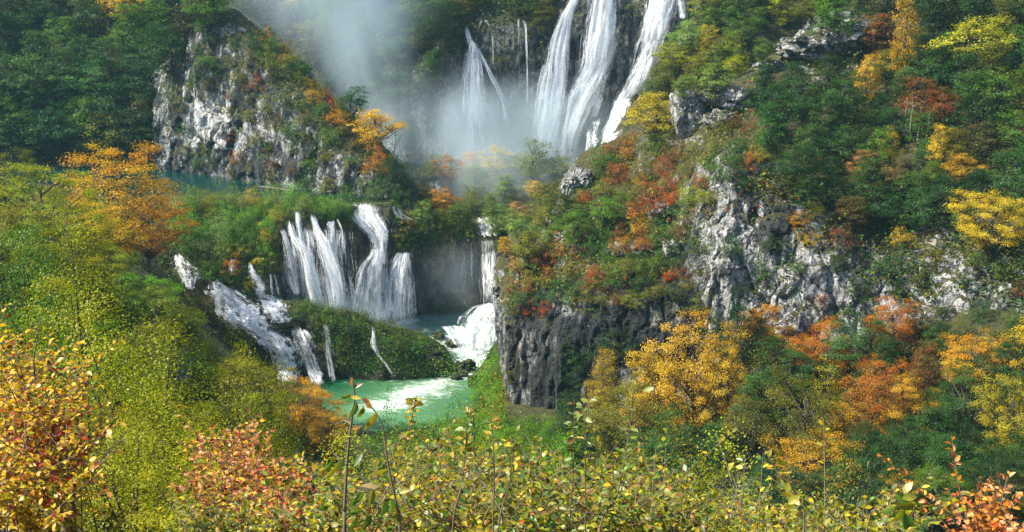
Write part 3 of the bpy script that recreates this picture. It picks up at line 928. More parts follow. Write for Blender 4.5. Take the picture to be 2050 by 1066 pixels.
# ------------------------------------------------------------------ boulders
def rock_mesh(seed, squash=0.75):
    import bmesh
    bm = bmesh.new()
    bmesh.ops.create_icosphere(bm, subdivisions=4, radius=1)
    P_ = np.array([v.co[:] for v in bm.verts])
    r = 1 + 0.30 * fbm(P_ * 1.2 + seed * 7, 3, seed) + 0.16 * ridged(P_ * 2.6 + seed, 3, seed + 3) + 0.05 * fbm(P_ * 8, 2, seed)
    bv, bc = blocks(P_ * 1.7 + seed * 3.3, seed)
    r = r + 0.16 * bv - 0.10 * np.exp(-bc / 0.08)
    P_ = P_ * r[:, None] * np.array([1, 1, squash])
    for v, p_ in zip(bm.verts, P_): v.co = p_
    me = bpy.data.meshes.new("rock")
    bm.to_mesh(me); bm.free()
    return me
ROCKS = {}
def rock(px, py, wpx, hpx, mat, label, seed, group=None, sink=0.35):
    loc, _, _ = cast(px, py + hpx * 0.4)
    if loc is None: return
    key = (mat.name, seed)
    if key not in ROCKS:
        ROCKS[key] = rock_mesh(seed)
        ROCKS[key].materials.append(mat)
    o = link("rock", ROCKS[key])
    d = (loc - CAMP).length / FPX
    o.scale = (wpx * d * 0.5, wpx * d * 0.5, hpx * d * 0.62)
    o.location = (loc.x, loc.y + wpx * d * sink * 0.5, loc.z + hpx * d * 0.35)
    o.rotation_euler = (0, 0, seed * 1.3)
    tag(o, label, "rock", group)
for i, a in enumerate((
    (1690, 66, 150, 90, "grey bare rock crest capping the wooded ridge"), (1625, 92, 110, 60, "grey rock slab below the bare ridge crest"),
    (1590, 104, 60, 28, "white tipped rock halfway down the ridge line"), (1545, 134, 60, 24, "low whitish rock on the ridge above the yellow bush"),
    (1462, 192, 100, 56, "pale rounded rock crowning the lower shoulder of the ridge"), (1375, 225, 66, 90, "tall pale rock pillar beside the yellow tree"),
    (1352, 214, 26, 30, "small pale rock leaning on the tall rock pillar"), (1440, 240, 60, 40, "pale rock in the scrub under the rounded shoulder rock"),
    (1160, 357, 54, 40, "whitish rock at the tip of the ridge above the knoll"), (1140, 378, 30, 36, "rough grey rock under the whitish ridge tip rock"),
    (1118, 436, 26, 22, "small pale rock among green shrubs near the ridge edge"), (1070, 520, 60, 46, "light mossy rock hump near the cliff corner"),
    (1120, 474, 24, 16, "small reddish white rock above the red shrubs"), (1320, 430, 40, 46, "pale block of rock between two red shrubs"),
    (1240, 500, 44, 26, "grey rock ledge above the dark cliff"), (1290, 500, 50, 24, "pale stepped ledge on the lip of the dark cliff"),
    (1570, 325, 50, 34, "pale rock knob over the white cliff"), (1345, 500, 36, 40, "light rock rib at the head of the dark cliff"))):
    rock(*a[:4], M_STONE, a[4], i % 6)
for i, a in enumerate((
    (878, 672, 22, 18, "wet mossy rock at the head of the rapids"), (905, 688, 26, 16, "flat brown rock awash in the rapids"), (918, 738, 26, 26, "mossy green rock in the white rapids"),
    (938, 732, 28, 26, "rounded dark green rock standing in white water"), (912, 754, 20, 16, "small mossy rock at the foot of the rapids"), (928, 748, 16, 16, "little green rock hemmed in by white foam"),
    (948, 764, 24, 28, "dark mossy rock on the pool's grassy bank"), (872, 706, 20, 12, "low brown stone between mound and rapids"),
    (758, 532, 30, 34, "dark rock knob splitting the broad two-step fall"), (585, 580, 40, 56, "dark mossy boulder under the first white fall"),
    (545, 640, 16, 16, "small mossy stone in the ledge cascade"), (570, 660, 26, 22, "dark stone between the two white cascades"), (505, 640, 14, 20, "green stone parting the stepped cascade"),
    (350, 745, 60, 70, "grey boulder half hidden among the shrubs on the near slope"))):
    rock(*a[:4], M_STONE if 'grey boulder' in a[4] else M_MOSSROCK, a[4], i % 6)
# free-standing rocks that the falls pour over are pulled out of the water behind them
bpy.context.view_layer.update()
# ------------------------------------------------------------------ foliage geometry
def leaf_quads(C, D, N, L, Wd):
    """one folded-free rhombus per leaf: centre C, direction D, normal N, length L, width Wd"""
    D = D / (np.linalg.norm(D, axis=1, keepdims=True) + 1e-9)
    S = np.cross(N, D)
    S /= np.linalg.norm(S, axis=1, keepdims=True) + 1e-9
    L = np.asarray(L).reshape(-1, 1); Wd = np.asarray(Wd).reshape(-1, 1)
    V = np.stack([C - D * L / 2, C - D * L * 0.05 + S * Wd / 2, C + D * L / 2, C - D * L * 0.05 - S * Wd / 2], 1)
    return V.reshape(-1, 3), np.arange(len(C) * 4).reshape(-1, 4)
def rdir(n, r):
    v = r.normal(size=(n, 3))
    return v / np.linalg.norm(v, axis=1, keepdims=True)

def make_tree(seed, n_spray=70, per=45, leaf=0.024, shape='round', spread=0.30, base=0.22, dens=1.0, flat=0.55):
    r = np.random.default_rng(seed)
    top = 1.0
    cz, rz = (base + top) / 2, (top - base) / 2
    # spray centres through an uneven crown
    cs = []
    k = 0
    while len(cs) < n_spray and k < n_spray * 12:
        k += 1
        d = rdir(1, r)[0]
        rad = 0.42 + 0.58 * r.random() ** 0.4
        lob = 1 + 0.55 * float(vnoise(np.array([d * 2.0 + seed * 3.1]), seed)[0])
        c = d * rad * lob
        if shape == 'tall': prof = 0.78 * (1 - 0.45 * max(c[2], -0.2))
        elif shape == 'spread': prof = 1.15 * (1 - 0.25 * max(c[2], 0)) * (0.75 + 0.25 * (c[2] > -0.4))
        elif shape == 'cone': prof = 1.05 * (1.0 - 0.62 * (c[2] * 0.5 + 0.5)) + 0.1
        else: prof = 1.0
        p = np.array([c[0] * spread * prof, c[1] * spread * prof, cz + c[2] * rz])
        if p[2] > 1.0 or p[2] < base * 0.75: continue
        if cs and np.min(np.linalg.norm((np.array(cs) - p) * np.array([1, 1, 1.2]), axis=1)) < (0.085 if leaf < 0.016 else 0.066 if n_spray > 75 else 0.06): continue
        cs.append(p)
    cs = np.array(cs)
    n = len(cs)
    cnt = np.maximum(6, (per * dens * r.uniform(0.5, 1.4, n)).astype(int))
    idx = np.repeat(np.arange(n), cnt)
    m = len(idx)
    sig = (0.036 if leaf < 0.016 else 0.044) * r.uniform(0.7, 1.4, n)
    off = r.normal(size=(m, 3)) * sig[idx][:, None] * np.array([1, 1, flat])
    C = cs[idx] + off
    out = C - np.array([0, 0, cz - 0.1])
    out /= np.linalg.norm(out, axis=1, keepdims=True) + 1e-9
    N = np.array([0, 0, 0.55]) + 0.55 * out + rdir(m, r) * 0.62
    N /= np.linalg.norm(N, axis=1, keepdims=True)
    D = np.cross(N, rdir(m, r)) + np.array([0, 0, -0.25])
    Ls = leaf * r.uniform(0.65, 1.35, m)
    V, F = leaf_quads(C, D, N, Ls, Ls * 0.66)
    vspray = r.random(n)
    v = np.clip(vspray[idx] * 0.75 + r.normal(size=m) * 0.16 + 0.1, 0, 1)
    b = np.clip(1 + r.normal(size=m) * 0.10 + (r.random(n)[idx] - 0.5) * 0.5, 0.4, 1.7)
    me = mesh_np("crown", V, F, [M_CROWN], {'v': ('FACE', 'FLOAT', v), 'b': ('FACE', 'FLOAT', b)})
    # trunk and limbs
    bend = r.normal(size=2) * 0.03
    tz = np.linspace(-0.06, 0.80, 8)
    tp = np.stack([bend[0] * np.sin(tz * 3), bend[1] * np.sin(tz * 2.3 + 1) - bend[1] * math.sin(1), tz], -1)
    paths = [(tp, np.linspace(0.020, 0.005, 8))]
    for i in r.permutation(n)[: int(n * 0.55)]:
        c = cs[i]
        hd = math.hypot(c[0], c[1])
        z0 = np.clip(c[2] - 0.75 * hd - 0.05, 0.10, 0.72)
        k = np.interp(z0, tz, tp[:, 0]), np.interp(z0, tz, tp[:, 1])
        a = np.array([k[0], k[1], z0])
        mid = 0.5 * (a + c) + r.normal(size=3) * 0.015 + np.array([0, 0, 0.015])
        paths.append((np.array([a, 0.5 * (a + mid), mid, c]), np.array([0.007, 0.0055, 0.004, 0.0015]) * (0.7 + hd * 1.5)))
    TV, TF = tube_list(paths, 4)
    tm = mesh_np("trunk", TV, TF, [M_BARK], smooth=True)
    return me, tm

def make_bush(seed, n_spray=46, per=40, leaf=0.05, dens=1.0, upright=0.0, sep=0.10, sg=0.10):
    r = np.random.default_rng(seed + 500)
    cs = []
    for k in range(n_spray * 6):
        d = rdir(1, r)[0]
        d[2] = abs(d[2])
        rad = 0.4 + 0.6 * r.random() ** 0.5
        lob = 1 + 0.6 * float(vnoise(np.array([d * 2.1 + seed * 2.3]), seed)[0])
        p = d * rad * lob * np.array([0.62, 0.62, 0.88 + upright]) + np.array([0, 0, 0.08])
        if cs and np.min(np.linalg.norm(np.array(cs) - p, axis=1)) < sep: continue
        cs.append(p)
        if len(cs) >= n_spray: break
    cs = np.array(cs); n = len(cs)
    cnt = np.maximum(5, (per * dens * r.uniform(0.5, 1.4, n)).astype(int))
    idx = np.repeat(np.arange(n), cnt); m = len(idx)
    off = r.normal(size=(m, 3)) * sg * np.array([1, 1, 0.7])
    C = cs[idx] + off
    C[:, 2] = np.maximum(C[:, 2], -0.05)
    N = np.array([0, 0, 0.5]) + C * 0.8 + rdir(m, r) * 0.65
    N /= np.linalg.norm(N, axis=1, keepdims=True)
    D = np.cross(N, rdir(m, r)) + np.array([0, 0, 0.3 * upright])
    Ls = leaf * r.uniform(0.65, 1.35, m)
    V, F = leaf_quads(C, D, N, Ls, Ls * 0.6)
    vs_ = r.random(n)
    v = np.clip(vs_[idx] * 0.8 + r.normal(size=m) * 0.15 + 0.05, 0, 1)
    b = np.clip(1 + r.normal(size=m) * 0.10 + (r.random(n)[idx] - 0.5) * 0.5, 0.4, 1.7)
    me = mesh_np("foliage", V, F, [M_CROWN], {'v': ('FACE', 'FLOAT', v), 'b': ('FACE', 'FLOAT', b)})
    paths = []
    for i in range(min(n, 14)):
        c = cs[i]
        a = np.array([c[0] * 0.12, c[1] * 0.12, -0.08])
        mid = 0.5 * (a + c) + np.array([0, 0, 0.06])
        paths.append((np.array([a, mid, c]), np.array([0.014, 0.010, 0.004])))
    TV, TF = tube_list(paths, 4)
    sm = mesh_np("stems", TV, TF, [M_BARK], smooth=True)
    return me, sm

FAR = [make_tree(10 + i, 84, 75, 0.0245, s, sp_, b_) for i, (s, sp_, b_) in enumerate((('round', .33, .15), ('round', .36, .2), ('tall', .30, .12), ('spread', .36, .25), ('cone', .36, .1), ('round', .30, .1), ('spread', .33, .2), ('tall', .34, .1)))]
MID = [make_tree(40 + i, 95, 230, 0.0140, s, sp_, b_) for i, (s, sp_, b_) in enumerate((('round', .34, .18), ('spread', .38, .22), ('tall', .33, .12), ('round', .38, .12), ('cone', .40, .1), ('spread', .33, .15)))]
SPARSE = [make_tree(70 + i, 70, 30, 0.021, s, .32, .2) for i, s in enumerate(('round', 'tall', 'spread'))]
BUSH = [make_bush(i, 46, 46, 0.052, 1.0, 0.0, 0.14, 0.085) for i in range(6)]
WILLOW = [make_bush(20 + i, 60, 60, 0.045, 1.0, 0.35) for i in range(4)]
NEARB = [make_bush(40 + i, 85, 190, 0.021, 1.0, 0.1, 0.15, 0.075) for i in range(5)]

PAL = {
    'dark green': ((0.013, 0.047, 0.011), (0.034, 0.080, 0.012)),
    'deep green': ((0.022, 0.068, 0.014), (0.055, 0.12, 0.016)),
    'green': ((0.044, 0.120, 0.010), (0.100, 0.17, 0.012)),
    'bright green': ((0.070, 0.22, 0.008), (0.14, 0.28, 0.012)),
    'olive': ((0.090, 0.110, 0.008), (0.17, 0.155, 0.010)),
    'yellow-green': ((0.150, 0.200, 0.006), (0.28, 0.27, 0.008)),
    'pale green': ((0.105, 0.180, 0.035), (0.20, 0.26, 0.045)),
    'golden yellow': ((0.40, 0.24, 0.012), (0.48, 0.33, 0.02)),
    'yellow': ((0.40, 0.31, 0.012), (0.33, 0.30, 0.02)),
    'orange': ((0.46, 0.165, 0.006), (0.40, 0.27, 0.010)),
    'burnt orange': ((0.36, 0.09, 0.006), (0.30, 0.19, 0.010)),
    'rusty red': ((0.24, 0.050, 0.010), (0.10, 0.085, 0.012)),
    'red': ((0.36, 0.040, 0.010), (0.22, 0.13, 0.010)),
    'tan': ((0.26, 0.15, 0.040), (0.19, 0.13, 0.045)),
    'olive brown': ((0.10, 0.075, 0.018), (0.075, 0.085, 0.018)),
}
FADE = {}
LM = {}            # landmarks for the labels: name -> photo position
PLANTS = []        # [object, kind word, colour, px, py, width]
def fit_colour(obj, colour, jit, r):
    a, b = PAL[colour]
    k = 1 + r.normal() * jit
    h = r.normal() * jit * 0.5
    ca = [max(0.002, c * k * (1 + h * s)) for c, s in zip(a, (1, -0.5, -1))]
    cb = [max(0.002, c * k * (1 + h * s)) for c, s in zip(b, (1, -0.5, -1))]
    obj.color = (*ca, 1)
    obj['col2'] = cb
prng = np.random.default_rng(99)
def plant(kind, name, variants, cx, cy, w, h, colour, hid=None, jit=0.14, parts=True, sink=0.04, stem_mat=None):
    """a plant whose crown fills the w x h photo box round (cx, cy); it stands on the ground found under the box"""
    loc = None
    for dy in (0.5, 0.42, 0.58, 0.3):
        loc, nor, ob = cast(cx, cy + h * dy)
        if loc is not None and not ob.name.startswith(('lake', 'pool', 'river', 'water')): break
    if loc is None or ob.name.startswith(('lake', 'pool', 'river', 'water')): return None
    d = ((loc.y * cp + (CAM_H - loc.z) * sp)) / FPX
    i = int(prng.integers(len(variants))) if hid is None else hid % len(variants)
    lm, tm = variants[i]
    root = link(name, None, None, loc)
    wv = 0.70 if kind == 'tree' else 1.25
    sx = w * d / wv
    sz = h * d * 1.02
    root.scale = (sx, sx, sz)
    root.location.z -= sink * sz
    root.rotation_euler = (float(prng.normal() * 0.04), float(prng.normal() * 0.04), float(prng.random() * 6.28))
    c = link("crown" if kind == 'tree' else "foliage", lm, root)
    fit_colour(c, colour, jit, prng)
    if parts:
        t = link("trunk" if kind == 'tree' else "stems", tm, root)
    PLANTS.append([root, kind, colour, cx, cy, w, h])
    return root

# landmarks by photo position
LM.update({
    "the tall orange tree by the lake": (225, 390), "the turquoise lake": (350, 370), "the spur cliff's white face": (430, 215), "the spur cliff's summit": (490, 40),
    "the spur cliff's lower end": (740, 330), "the forked waterfall": (950, 180), "the great waterfalls": (1150, 150), "the easternmost great waterfall": (1270, 150),
    "the fan of plateau falls": (620, 520), "the two-step fall": (760, 500), "the thin pale falls": (980, 540), "the stepped cascade": (500, 650),
    "the moss mound": (720, 670), "the green pool": (840, 790), "the pool's grassy bank": (985, 800), "the dark cliff's lowest rock": (1060, 850), "the dark cliff": (1200, 660), "the dark cliff's upper lip": (1210, 545),
    "the tall rock pillar": (1385, 220), "the bare ridge crest": (1680, 60), "the pale cliff's western face": (1490, 420), "the pale cliff band": (1800, 560),
    "the big golden tree": (1370, 740), "the tall yellow tree": (1810, 80), "the rock band's yellow tree": (1985, 440), "the round red-orange tree": (1790, 655),
    "the knoll's orange-yellow tree": (995, 320), "the near stepped slope": (280, 640), "the dead grey trunks": (1825, 250), "the far slope's highest trees": (180, 20),
    "the shady far hillside": (150, 170), "the big rounded olive tree": (1600, 845), "the valley side's dark wood": (1850, 860), "the near golden bush": (610, 800),
})
F_ = 'tree'
def tree(cx, cy, w, h, colour, var=None, hid=None): return plant('tree', "tree", var or (MID if cy > 560 or (cx < 420 and cy > 300) else FAR), cx, cy, w, h, colour, hid)
def shrub(cx, cy, w, h, colour, hid=None, var=None): return plant('willow bush' if var is WILLOW else 'shrub', "willow_bush" if var is WILLOW else "shrub", var or BUSH, cx, cy, w, h, colour, hid)

hero = []
def hero_tree(label, *a, **k):
    o = tree(*a, **k)
    if o:
        PLANTS.pop()
        tag(o, label, "tree", None)
        hero.append((a[0], a[1], a[2], a[3]))
    return o
def hero_shrub(label, *a, **k):
    o = shrub(*a, **k)
    if o:
        PLANTS.pop()
        tag(o, label, "shrub", None)
        hero.append((a[0], a[1], a[2], a[3]))
    return o
# near slope on the lake side
hero_tree("tall orange tree standing in front of the turquoise lake", 222, 405, 200, 245, 'orange', hid=0)
hero_tree("spreading orange tree leaning over the plateau shrubs", 296, 462, 130, 160, 'orange', hid=1)
hero_tree("orange and yellow low tree at the tall orange tree's foot", 190, 470, 150, 130, 'golden yellow', hid=3)
hero_tree("yellow-green tree left of the tall orange tree", 85, 425, 190, 190, 'yellow-green', hid=3)
hero_tree("thin tan tree with bare twigs among yellow-green crowns", 108, 420, 90, 140, 'tan', var=SPARSE, hid=0)
hero_tree("grey-green tree at the picture's edge above yellow-green crowns", 10, 380, 110, 170, 'olive', hid=0)
hero_tree("golden yellow bushy tree below the foot of the stepped cascade", 606, 822, 135, 130, 'golden yellow', hid=3)
hero_tree("yellow tree at the pool's near shore under the moss mound", 652, 868, 95, 110, 'golden yellow', hid=0)
# valley side below the cliffs
hero_tree("biggest golden orange tree standing before the dark and pale cliffs' meeting", 1385, 755, 150, 270, 'golden yellow', hid=0)
hero_tree("golden tree with a yellow-green foot left of the biggest golden tree", 1300, 790, 125, 210, 'golden yellow', hid=2)
hero_tree("golden orange tree right of the biggest golden tree", 1452, 790, 110, 200, 'golden yellow', hid=5)
hero_tree("golden orange tree leaning on the dark cliff's shaded face", 1208, 785, 100, 190, 'golden yellow', hid=2)
hero_tree("yellow-green tree under the golden trees by the dark cliff", 1255, 850, 150, 190, 'olive', hid=3)
hero_tree("bright orange tree at the foot of the white cliff", 1524, 660, 92, 130, 'orange', hid=0)
hero_tree("red-orange round tree below the pale cliff band", 1790, 660, 98, 130, 'burnt orange', hid=0)
hero_tree("sparse bright yellow tree on the shaded valley side", 1662, 775, 84, 150, 'yellow', var=SPARSE, hid=1)
hero_tree("sparse yellow tree under the bright orange tree", 1528, 750, 86, 130, 'yellow', var=SPARSE, hid=0)
hero_tree("big rounded olive tree on the shaded valley side", 1600, 850, 170, 210, 'olive', hid=1)
hero_tree("small orange-topped tree beside the sparse yellow tree", 1682, 725, 50, 60, 'burnt orange', hid=2)
hero_tree("broad orange and olive tree in the middle of the shaded slope", 1745, 800, 130, 190, 'burnt orange', hid=0)
hero_tree("red-brown pointed tree below the red-orange round tree", 1850, 745, 100, 140, 'rusty red', hid=2)
hero_tree("wide orange tree near the pale cliff band's far end", 1945, 730, 120, 150, 'orange', hid=1)
hero_tree("yellow tree at the edge of the shaded valley side", 2012, 840, 120, 190, 'yellow', hid=3)
# upper slopes of the right hill
hero_tree("tall narrow yellow tree near the top of the wooded hill", 1808, 85, 72, 200, 'golden yellow', var=FAR, hid=2)
hero_tree("yellow topped spreading tree high on the dark wooded hill", 1955, 90, 130, 110, 'yellow', var=FAR, hid=3)
hero_tree("slim golden tree below the bare ridge crest", 1734, 158, 56, 100, 'golden yellow', var=FAR, hid=5)
hero_tree("yellow tree leaning out beside the tall rock pillar", 1312, 235, 105, 100, 'yellow', var=FAR, hid=1)
hero_tree("broad yellow tree standing on the far rock band", 1985, 445, 130, 140, 'yellow', hid=1, var=MID)
hero_tree("tan round tree in the middle of the wooded hill", 1722, 335, 62, 74, 'tan', var=FAR, hid=0)
hero_tree("tan tree with yellow leaves under the tan round tree", 1780, 372, 76, 90, 'tan', var=FAR, hid=1)
hero_tree("yellowish tree above the two tan trees", 1782, 295, 62, 90, 'golden yellow', var=SPARSE, hid=1)
hero_tree("slim orange-tan tree on the upper wooded hill", 1878, 298, 50, 96, 'golden yellow', var=FAR, hid=5)
hero_tree("pale tan tree next to the slim orange-tan tree", 1936, 288, 66, 90, 'tan', var=SPARSE, hid=2)
hero_tree("bright green round tree beside the red shrubs on the ridge", 1208, 424, 60, 66, 'bright green', var=FAR, hid=0)
hero_tree("green tree with dark stem near the ridge edge", 1150, 452, 70, 78, 'green', var=FAR, hid=1)
hero_tree("small bright orange tree perched on the white cliff", 1600, 442, 42, 38, 'burnt orange', var=FAR, hid=0)
# the wooded knoll
hero_tree("orange-yellow tree on top of the misty knoll", 994, 326, 62, 78, 'golden yellow', var=FAR, hid=0)
hero_tree("smaller orange tree beside the orange-yellow knoll tree", 946, 330, 52, 52, 'orange', var=FAR, hid=1)
hero_tree("tall pale green tree in the mist before the great waterfall", 1068, 330, 92, 100, 'pale green', var=FAR, hid=5)
hero_tree("tan orange tree overhanging the brown wall", 898, 468, 62, 70, 'tan', var=FAR, hid=0)
hero_shrub("long lakeside reed bed of pale green by the spur cliff", 466, 366, 96, 38, 'pale green', var=WILLOW, hid=0)

hero += [(1650, 85, 230, 120), (1385, 235, 100, 130), (1465, 200, 120, 80), (1160, 365, 70, 60), (970, 90, 150, 200), (1040, 80, 100, 160), (1500, 420, 150, 120), (480, 45, 110, 70)]
# ------------------------------------------------------------------ scattered woods
def inside(px, py, poly):
    c, n = False, len(poly)
    for i in range(n):
        x0, y0 = poly[i]; x1, y1 = poly[(i + 1) % n]
        if (y0 > py) != (y1 > py) and px < (x1 - x0) * (py - y0) / (y1 - y0) + x0: c = not c
    return c
def scatter(fn, poly, step, size, pal, aspect=1.15, tries=4000, keep_off=0.45, var=None, rows=True, avoid_steep=None, clear=()):
    xs, ys = [p[0] for p in poly], [p[1] for p in poly]
    pts, names, wts = [], [p[0] for p in pal], np.array([p[1] for p in pal], float)
    wts /= wts.sum()
    out = []
    for _ in range(tries):
        x, y = prng.uniform(min(xs), max(xs)), prng.uniform(min(ys), max(ys))
        if not inside(x, y, poly): continue
        if any((x - a) ** 2 + ((y - b) * 1.15) ** 2 < step * step for a, b in pts): continue
        if any(abs(x - a) < w * keep_off and abs(y - b) < h * keep_off for a, b, w, h in hero): continue
        if any(inside(x, y, c) for c in clear): continue
        if avoid_steep is not None:
            loc, nor, ob = cast(x, y)
            if loc is None or nor.z < avoid_steep: continue
        pts.append((x, y))
        # neighbouring plants tend to share a colour
        f = float(vnoise(np.array([[x / 130.0, y / 100.0, 5.0]]), 21)[0]) * 0.5 + 0.5
        c = names[int(prng.choice(len(names), p=wts))]
        s = size * prng.uniform(0.72, 1.35)
        out.append((y, x, s, c))
    for y, x, s, c in sorted(out):
        fn(x, y, s, s * aspect * prng.uniform(0.88, 1.15), c, var)
mk_far = lambda x, y, w, h, c, var: tree(x, y, w, h, c, var or FAR)
mk_mid = lambda x, y, w, h, c, var: tree(x, y, w, h, c, var or MID)
mk_sh = lambda x, y, w, h, c, var: shrub(x, y, w, h, c, None, var)
# far shady hillside
scatter(mk_far, [(-30, -30), (430, -30), (400, 60), (340, 130), (335, 230), (320, 315), (-30, 300)], 52, 84, [('dark green', 5), ('deep green', 5), ('green', 2), ('olive', 1.6), ('golden yellow', .35), ('olive brown', .8)], 1.1)
# misty slope between spur and great falls
scatter(mk_far, [(500, -30), (1120, -30), (1100, 30), (1040, 45), (930, 55), (880, 130), (820, 250), (780, 290), (700, 210), (620, 110), (540, 40)], 52, 78, [('dark green', 4), ('deep green', 4), ('olive', 2), ('green', 2), ('golden yellow', .3)], 1.05)
# slope beyond the ridge
scatter(mk_far, [(1275, 240), (1330, 130), (1395, 35), (1420, -30), (1700, -30), (1560, 95), (1450, 160), (1350, 190)], 40, 58, [('green', 3), ('pale green', 3), ('deep green', 2), ('olive', 2), ('yellow-green', 1.5)], 1.05)
# upper wooded hill
scatter(mk_far, [(1560, 130), (1640, 90), (1660, 20), (1690, -30), (2080, -30), (2080, 440), (1900, 450), (1740, 450), (1640, 420), (1560, 320), (1480, 230)], 50, 76, [('dark green', 5), ('deep green', 5), ('green', 2.4), ('olive', 1.6), ('rusty red', .5), ('golden yellow', .3), ('olive brown', .8)], 1.15)
# knoll
scatter(mk_far, [(860, 330), (1120, 330), (1150, 400), (1080, 520), (1010, 590), (1000, 500), (1000, 455), (860, 450), (820, 400)], 38, 54, [('pale green', 4), ('olive', 2), ('green', 2), ('tan', 1.2), ('golden yellow', 1.2), ('orange', .5), ('yellow-green', 1.4)], 1.05, clear=[[(935, 425), (1000, 425), (1000, 480), (935, 480)]])
# valley side: weighted to dark greens, its shade put into the leaf colours
scatter(mk_mid, [(1130, 830), (1240, 750), (1450, 700), (1560, 690), (1720, 700), (1900, 700), (2080, 720), (2080, 1010), (1180, 1010)], 58, 112, [('dark green', 7.5), ('deep green', 4), ('green', 1), ('olive', 2.4), ('golden yellow', 1.0), ('burnt orange', .3), ('olive brown', 1.6)], 1.2)
# near slope on the lake side
scatter(mk_mid, [(-30, 470), (60, 450), (270, 540), (310, 600), (360, 670), (450, 740), (520, 820), (560, 900), (300, 900), (-30, 880)], 60, 128, [('yellow-green', 6.5), ('green', 3), ('olive', 2.5), ('golden yellow', .7), ('olive brown', .5), ('bright green', 1)], 1.05, keep_off=0.3)
# bushes: plateau
scatter(mk_sh, [(325, 415), (400, 393), (560, 390), (640, 395), (700, 425), (660, 435), (570, 440), (550, 500), (470, 505), (390, 500), (330, 480)], 25, 44, [('pale green', 4), ('green', 3), ('bright green', 5), ('yellow-green', 2.0), ('yellow', .3)], 0.85, var=WILLOW)
scatter(mk_sh, [(380, 495), (560, 500), (560, 560), (530, 590), (470, 580), (400, 560)], 20, 34, [('deep green', 4), ('green', 3), ('yellow', .8), ('burnt orange', .35), ('olive', 1.5)], 0.8)
# moss mound and barrier tops
scatter(mk_sh, [(570, 600), (640, 608), (730, 628), (800, 665), (865, 690), (850, 712), (740, 680), (610, 650)], 31, 32, [('deep green', 3), ('green', 2), ('olive brown', 2), ('olive', 1.5)], 0.62)
scatter(mk_sh, [(630, 425), (700, 415), (735, 470), (700, 480), (660, 440)], 16, 27, [('green', 3), ('olive', 3), ('yellow', .6), ('deep green', 3)], 0.75)
scatter(mk_sh, [(785, 420), (860, 440), (1000, 470), (1000, 500), (900, 480), (830, 480), (790, 470)], 18, 32, [('green', 3), ('pale green', 3), ('olive', 2), ('tan', .8)], 0.85)
# spur cliff ledges
scatter(mk_sh, [(330, 160), (470, 20), (560, 80), (660, 190), (740, 270), (830, 390), (740, 400), (560, 360), (380, 330)], 31, 34, [('deep green', 4), ('olive', 3), ('rusty red', .9), ('green', 2), ('burnt orange', .5), ('olive brown', 1.5)], 0.8, clear=[[(370, 170), (460, 170), (460, 290), (370, 290)]])
scatter(mk_sh, [(470, 20), (560, 80), (660, 190), (720, 260), (690, 270), (600, 160), (500, 60)], 24, 34, [('olive', 3), ('golden yellow', 1), ('orange', .9), ('green', 2), ('red', .6)], 0.8)
scatter(mk_sh, [(740, 300), (850, 330), (860, 400), (780, 400)], 26, 42, [('deep green', 4), ('dark green', 4), ('burnt orange', 1), ('olive', 1)], 1.0)
# ridge scrub
scatter(mk_sh, [(1020, 580), (1090, 480), (1140, 380), (1190, 320), (1340, 210), (1460, 190), (1560, 290), (1600, 400), (1480, 330), (1400, 420), (1370, 520), (1210, 545), (1080, 560)], 29, 46, [('green', 3), ('olive', 3.2), ('yellow-green', 1.5), ('red', 2.6), ('rusty red', 2.0), ('burnt orange', 2.0), ('deep green', 2)], 0.85)
scatter(mk_sh, [(1010, 590), (1090, 560), (1200, 560), (1370, 540), (1380, 575), (1280, 600), (1150, 600), (1060, 625), (1010, 620)], 27, 36, [('green', 2), ('olive', 3), ('deep green', 3), ('rusty red', 1.4), ('yellow-green', 1), ('red', .8)], 0.8)
# pale cliff ledges
scatter(mk_sh, [(1390, 480), (1460, 330), (1560, 330), (1640, 430), (1750, 460), (2080, 470), (2080, 720), (1900, 660), (1700, 640), (1560, 620), (1400, 600)], 58, 46, [('deep green', 5), ('dark green', 3), ('olive', 3), ('rusty red', .7), ('golden yellow', .4), ('green', 2)], 0.85)
# dark cliff
scatter(mk_sh, [(1130, 700), (1250, 640), (1300, 700), (1200, 760), (1130, 800)], 30, 36, [('dark green', 4), ('olive brown', 2), ('deep green', 2)], 0.9)
# pool bank
scatter(mk_sh, [(930, 800), (985, 700), (1000, 730), (1000, 860), (800, 865), (860, 850)], 20, 36, [('bright green', 5), ('green', 4), ('deep green', 1.5)], 0.7, var=WILLOW)
scatter(mk_sh, [(930, 860), (1010, 850), (1160, 880), (1160, 930), (930, 920)], 24, 50, [('bright green', 5), ('green', 3)], 0.8, var=WILLOW)
scatter(mk_sh, [(995, 835), (1120, 850), (1120, 885), (995, 885)], 16, 34, [('bright green', 3), ('green', 4), ('deep green', 1)], 0.8, var=WILLOW)
scatter(mk_mid, [(1830, 650), (2080, 690), (2080, 735), (1850, 700)], 44, 74, [('dark green', 3), ('deep green', 3), ('olive', 2), ('olive brown', 1)], 1.0)
# lakeside beyond the orange tree
scatter(mk_sh, [(-20, 310), (110, 325), (170, 345), (130, 370), (-20, 360)], 28, 60, [('pale green', 4), ('green', 3)], 0.75, var=WILLOW)

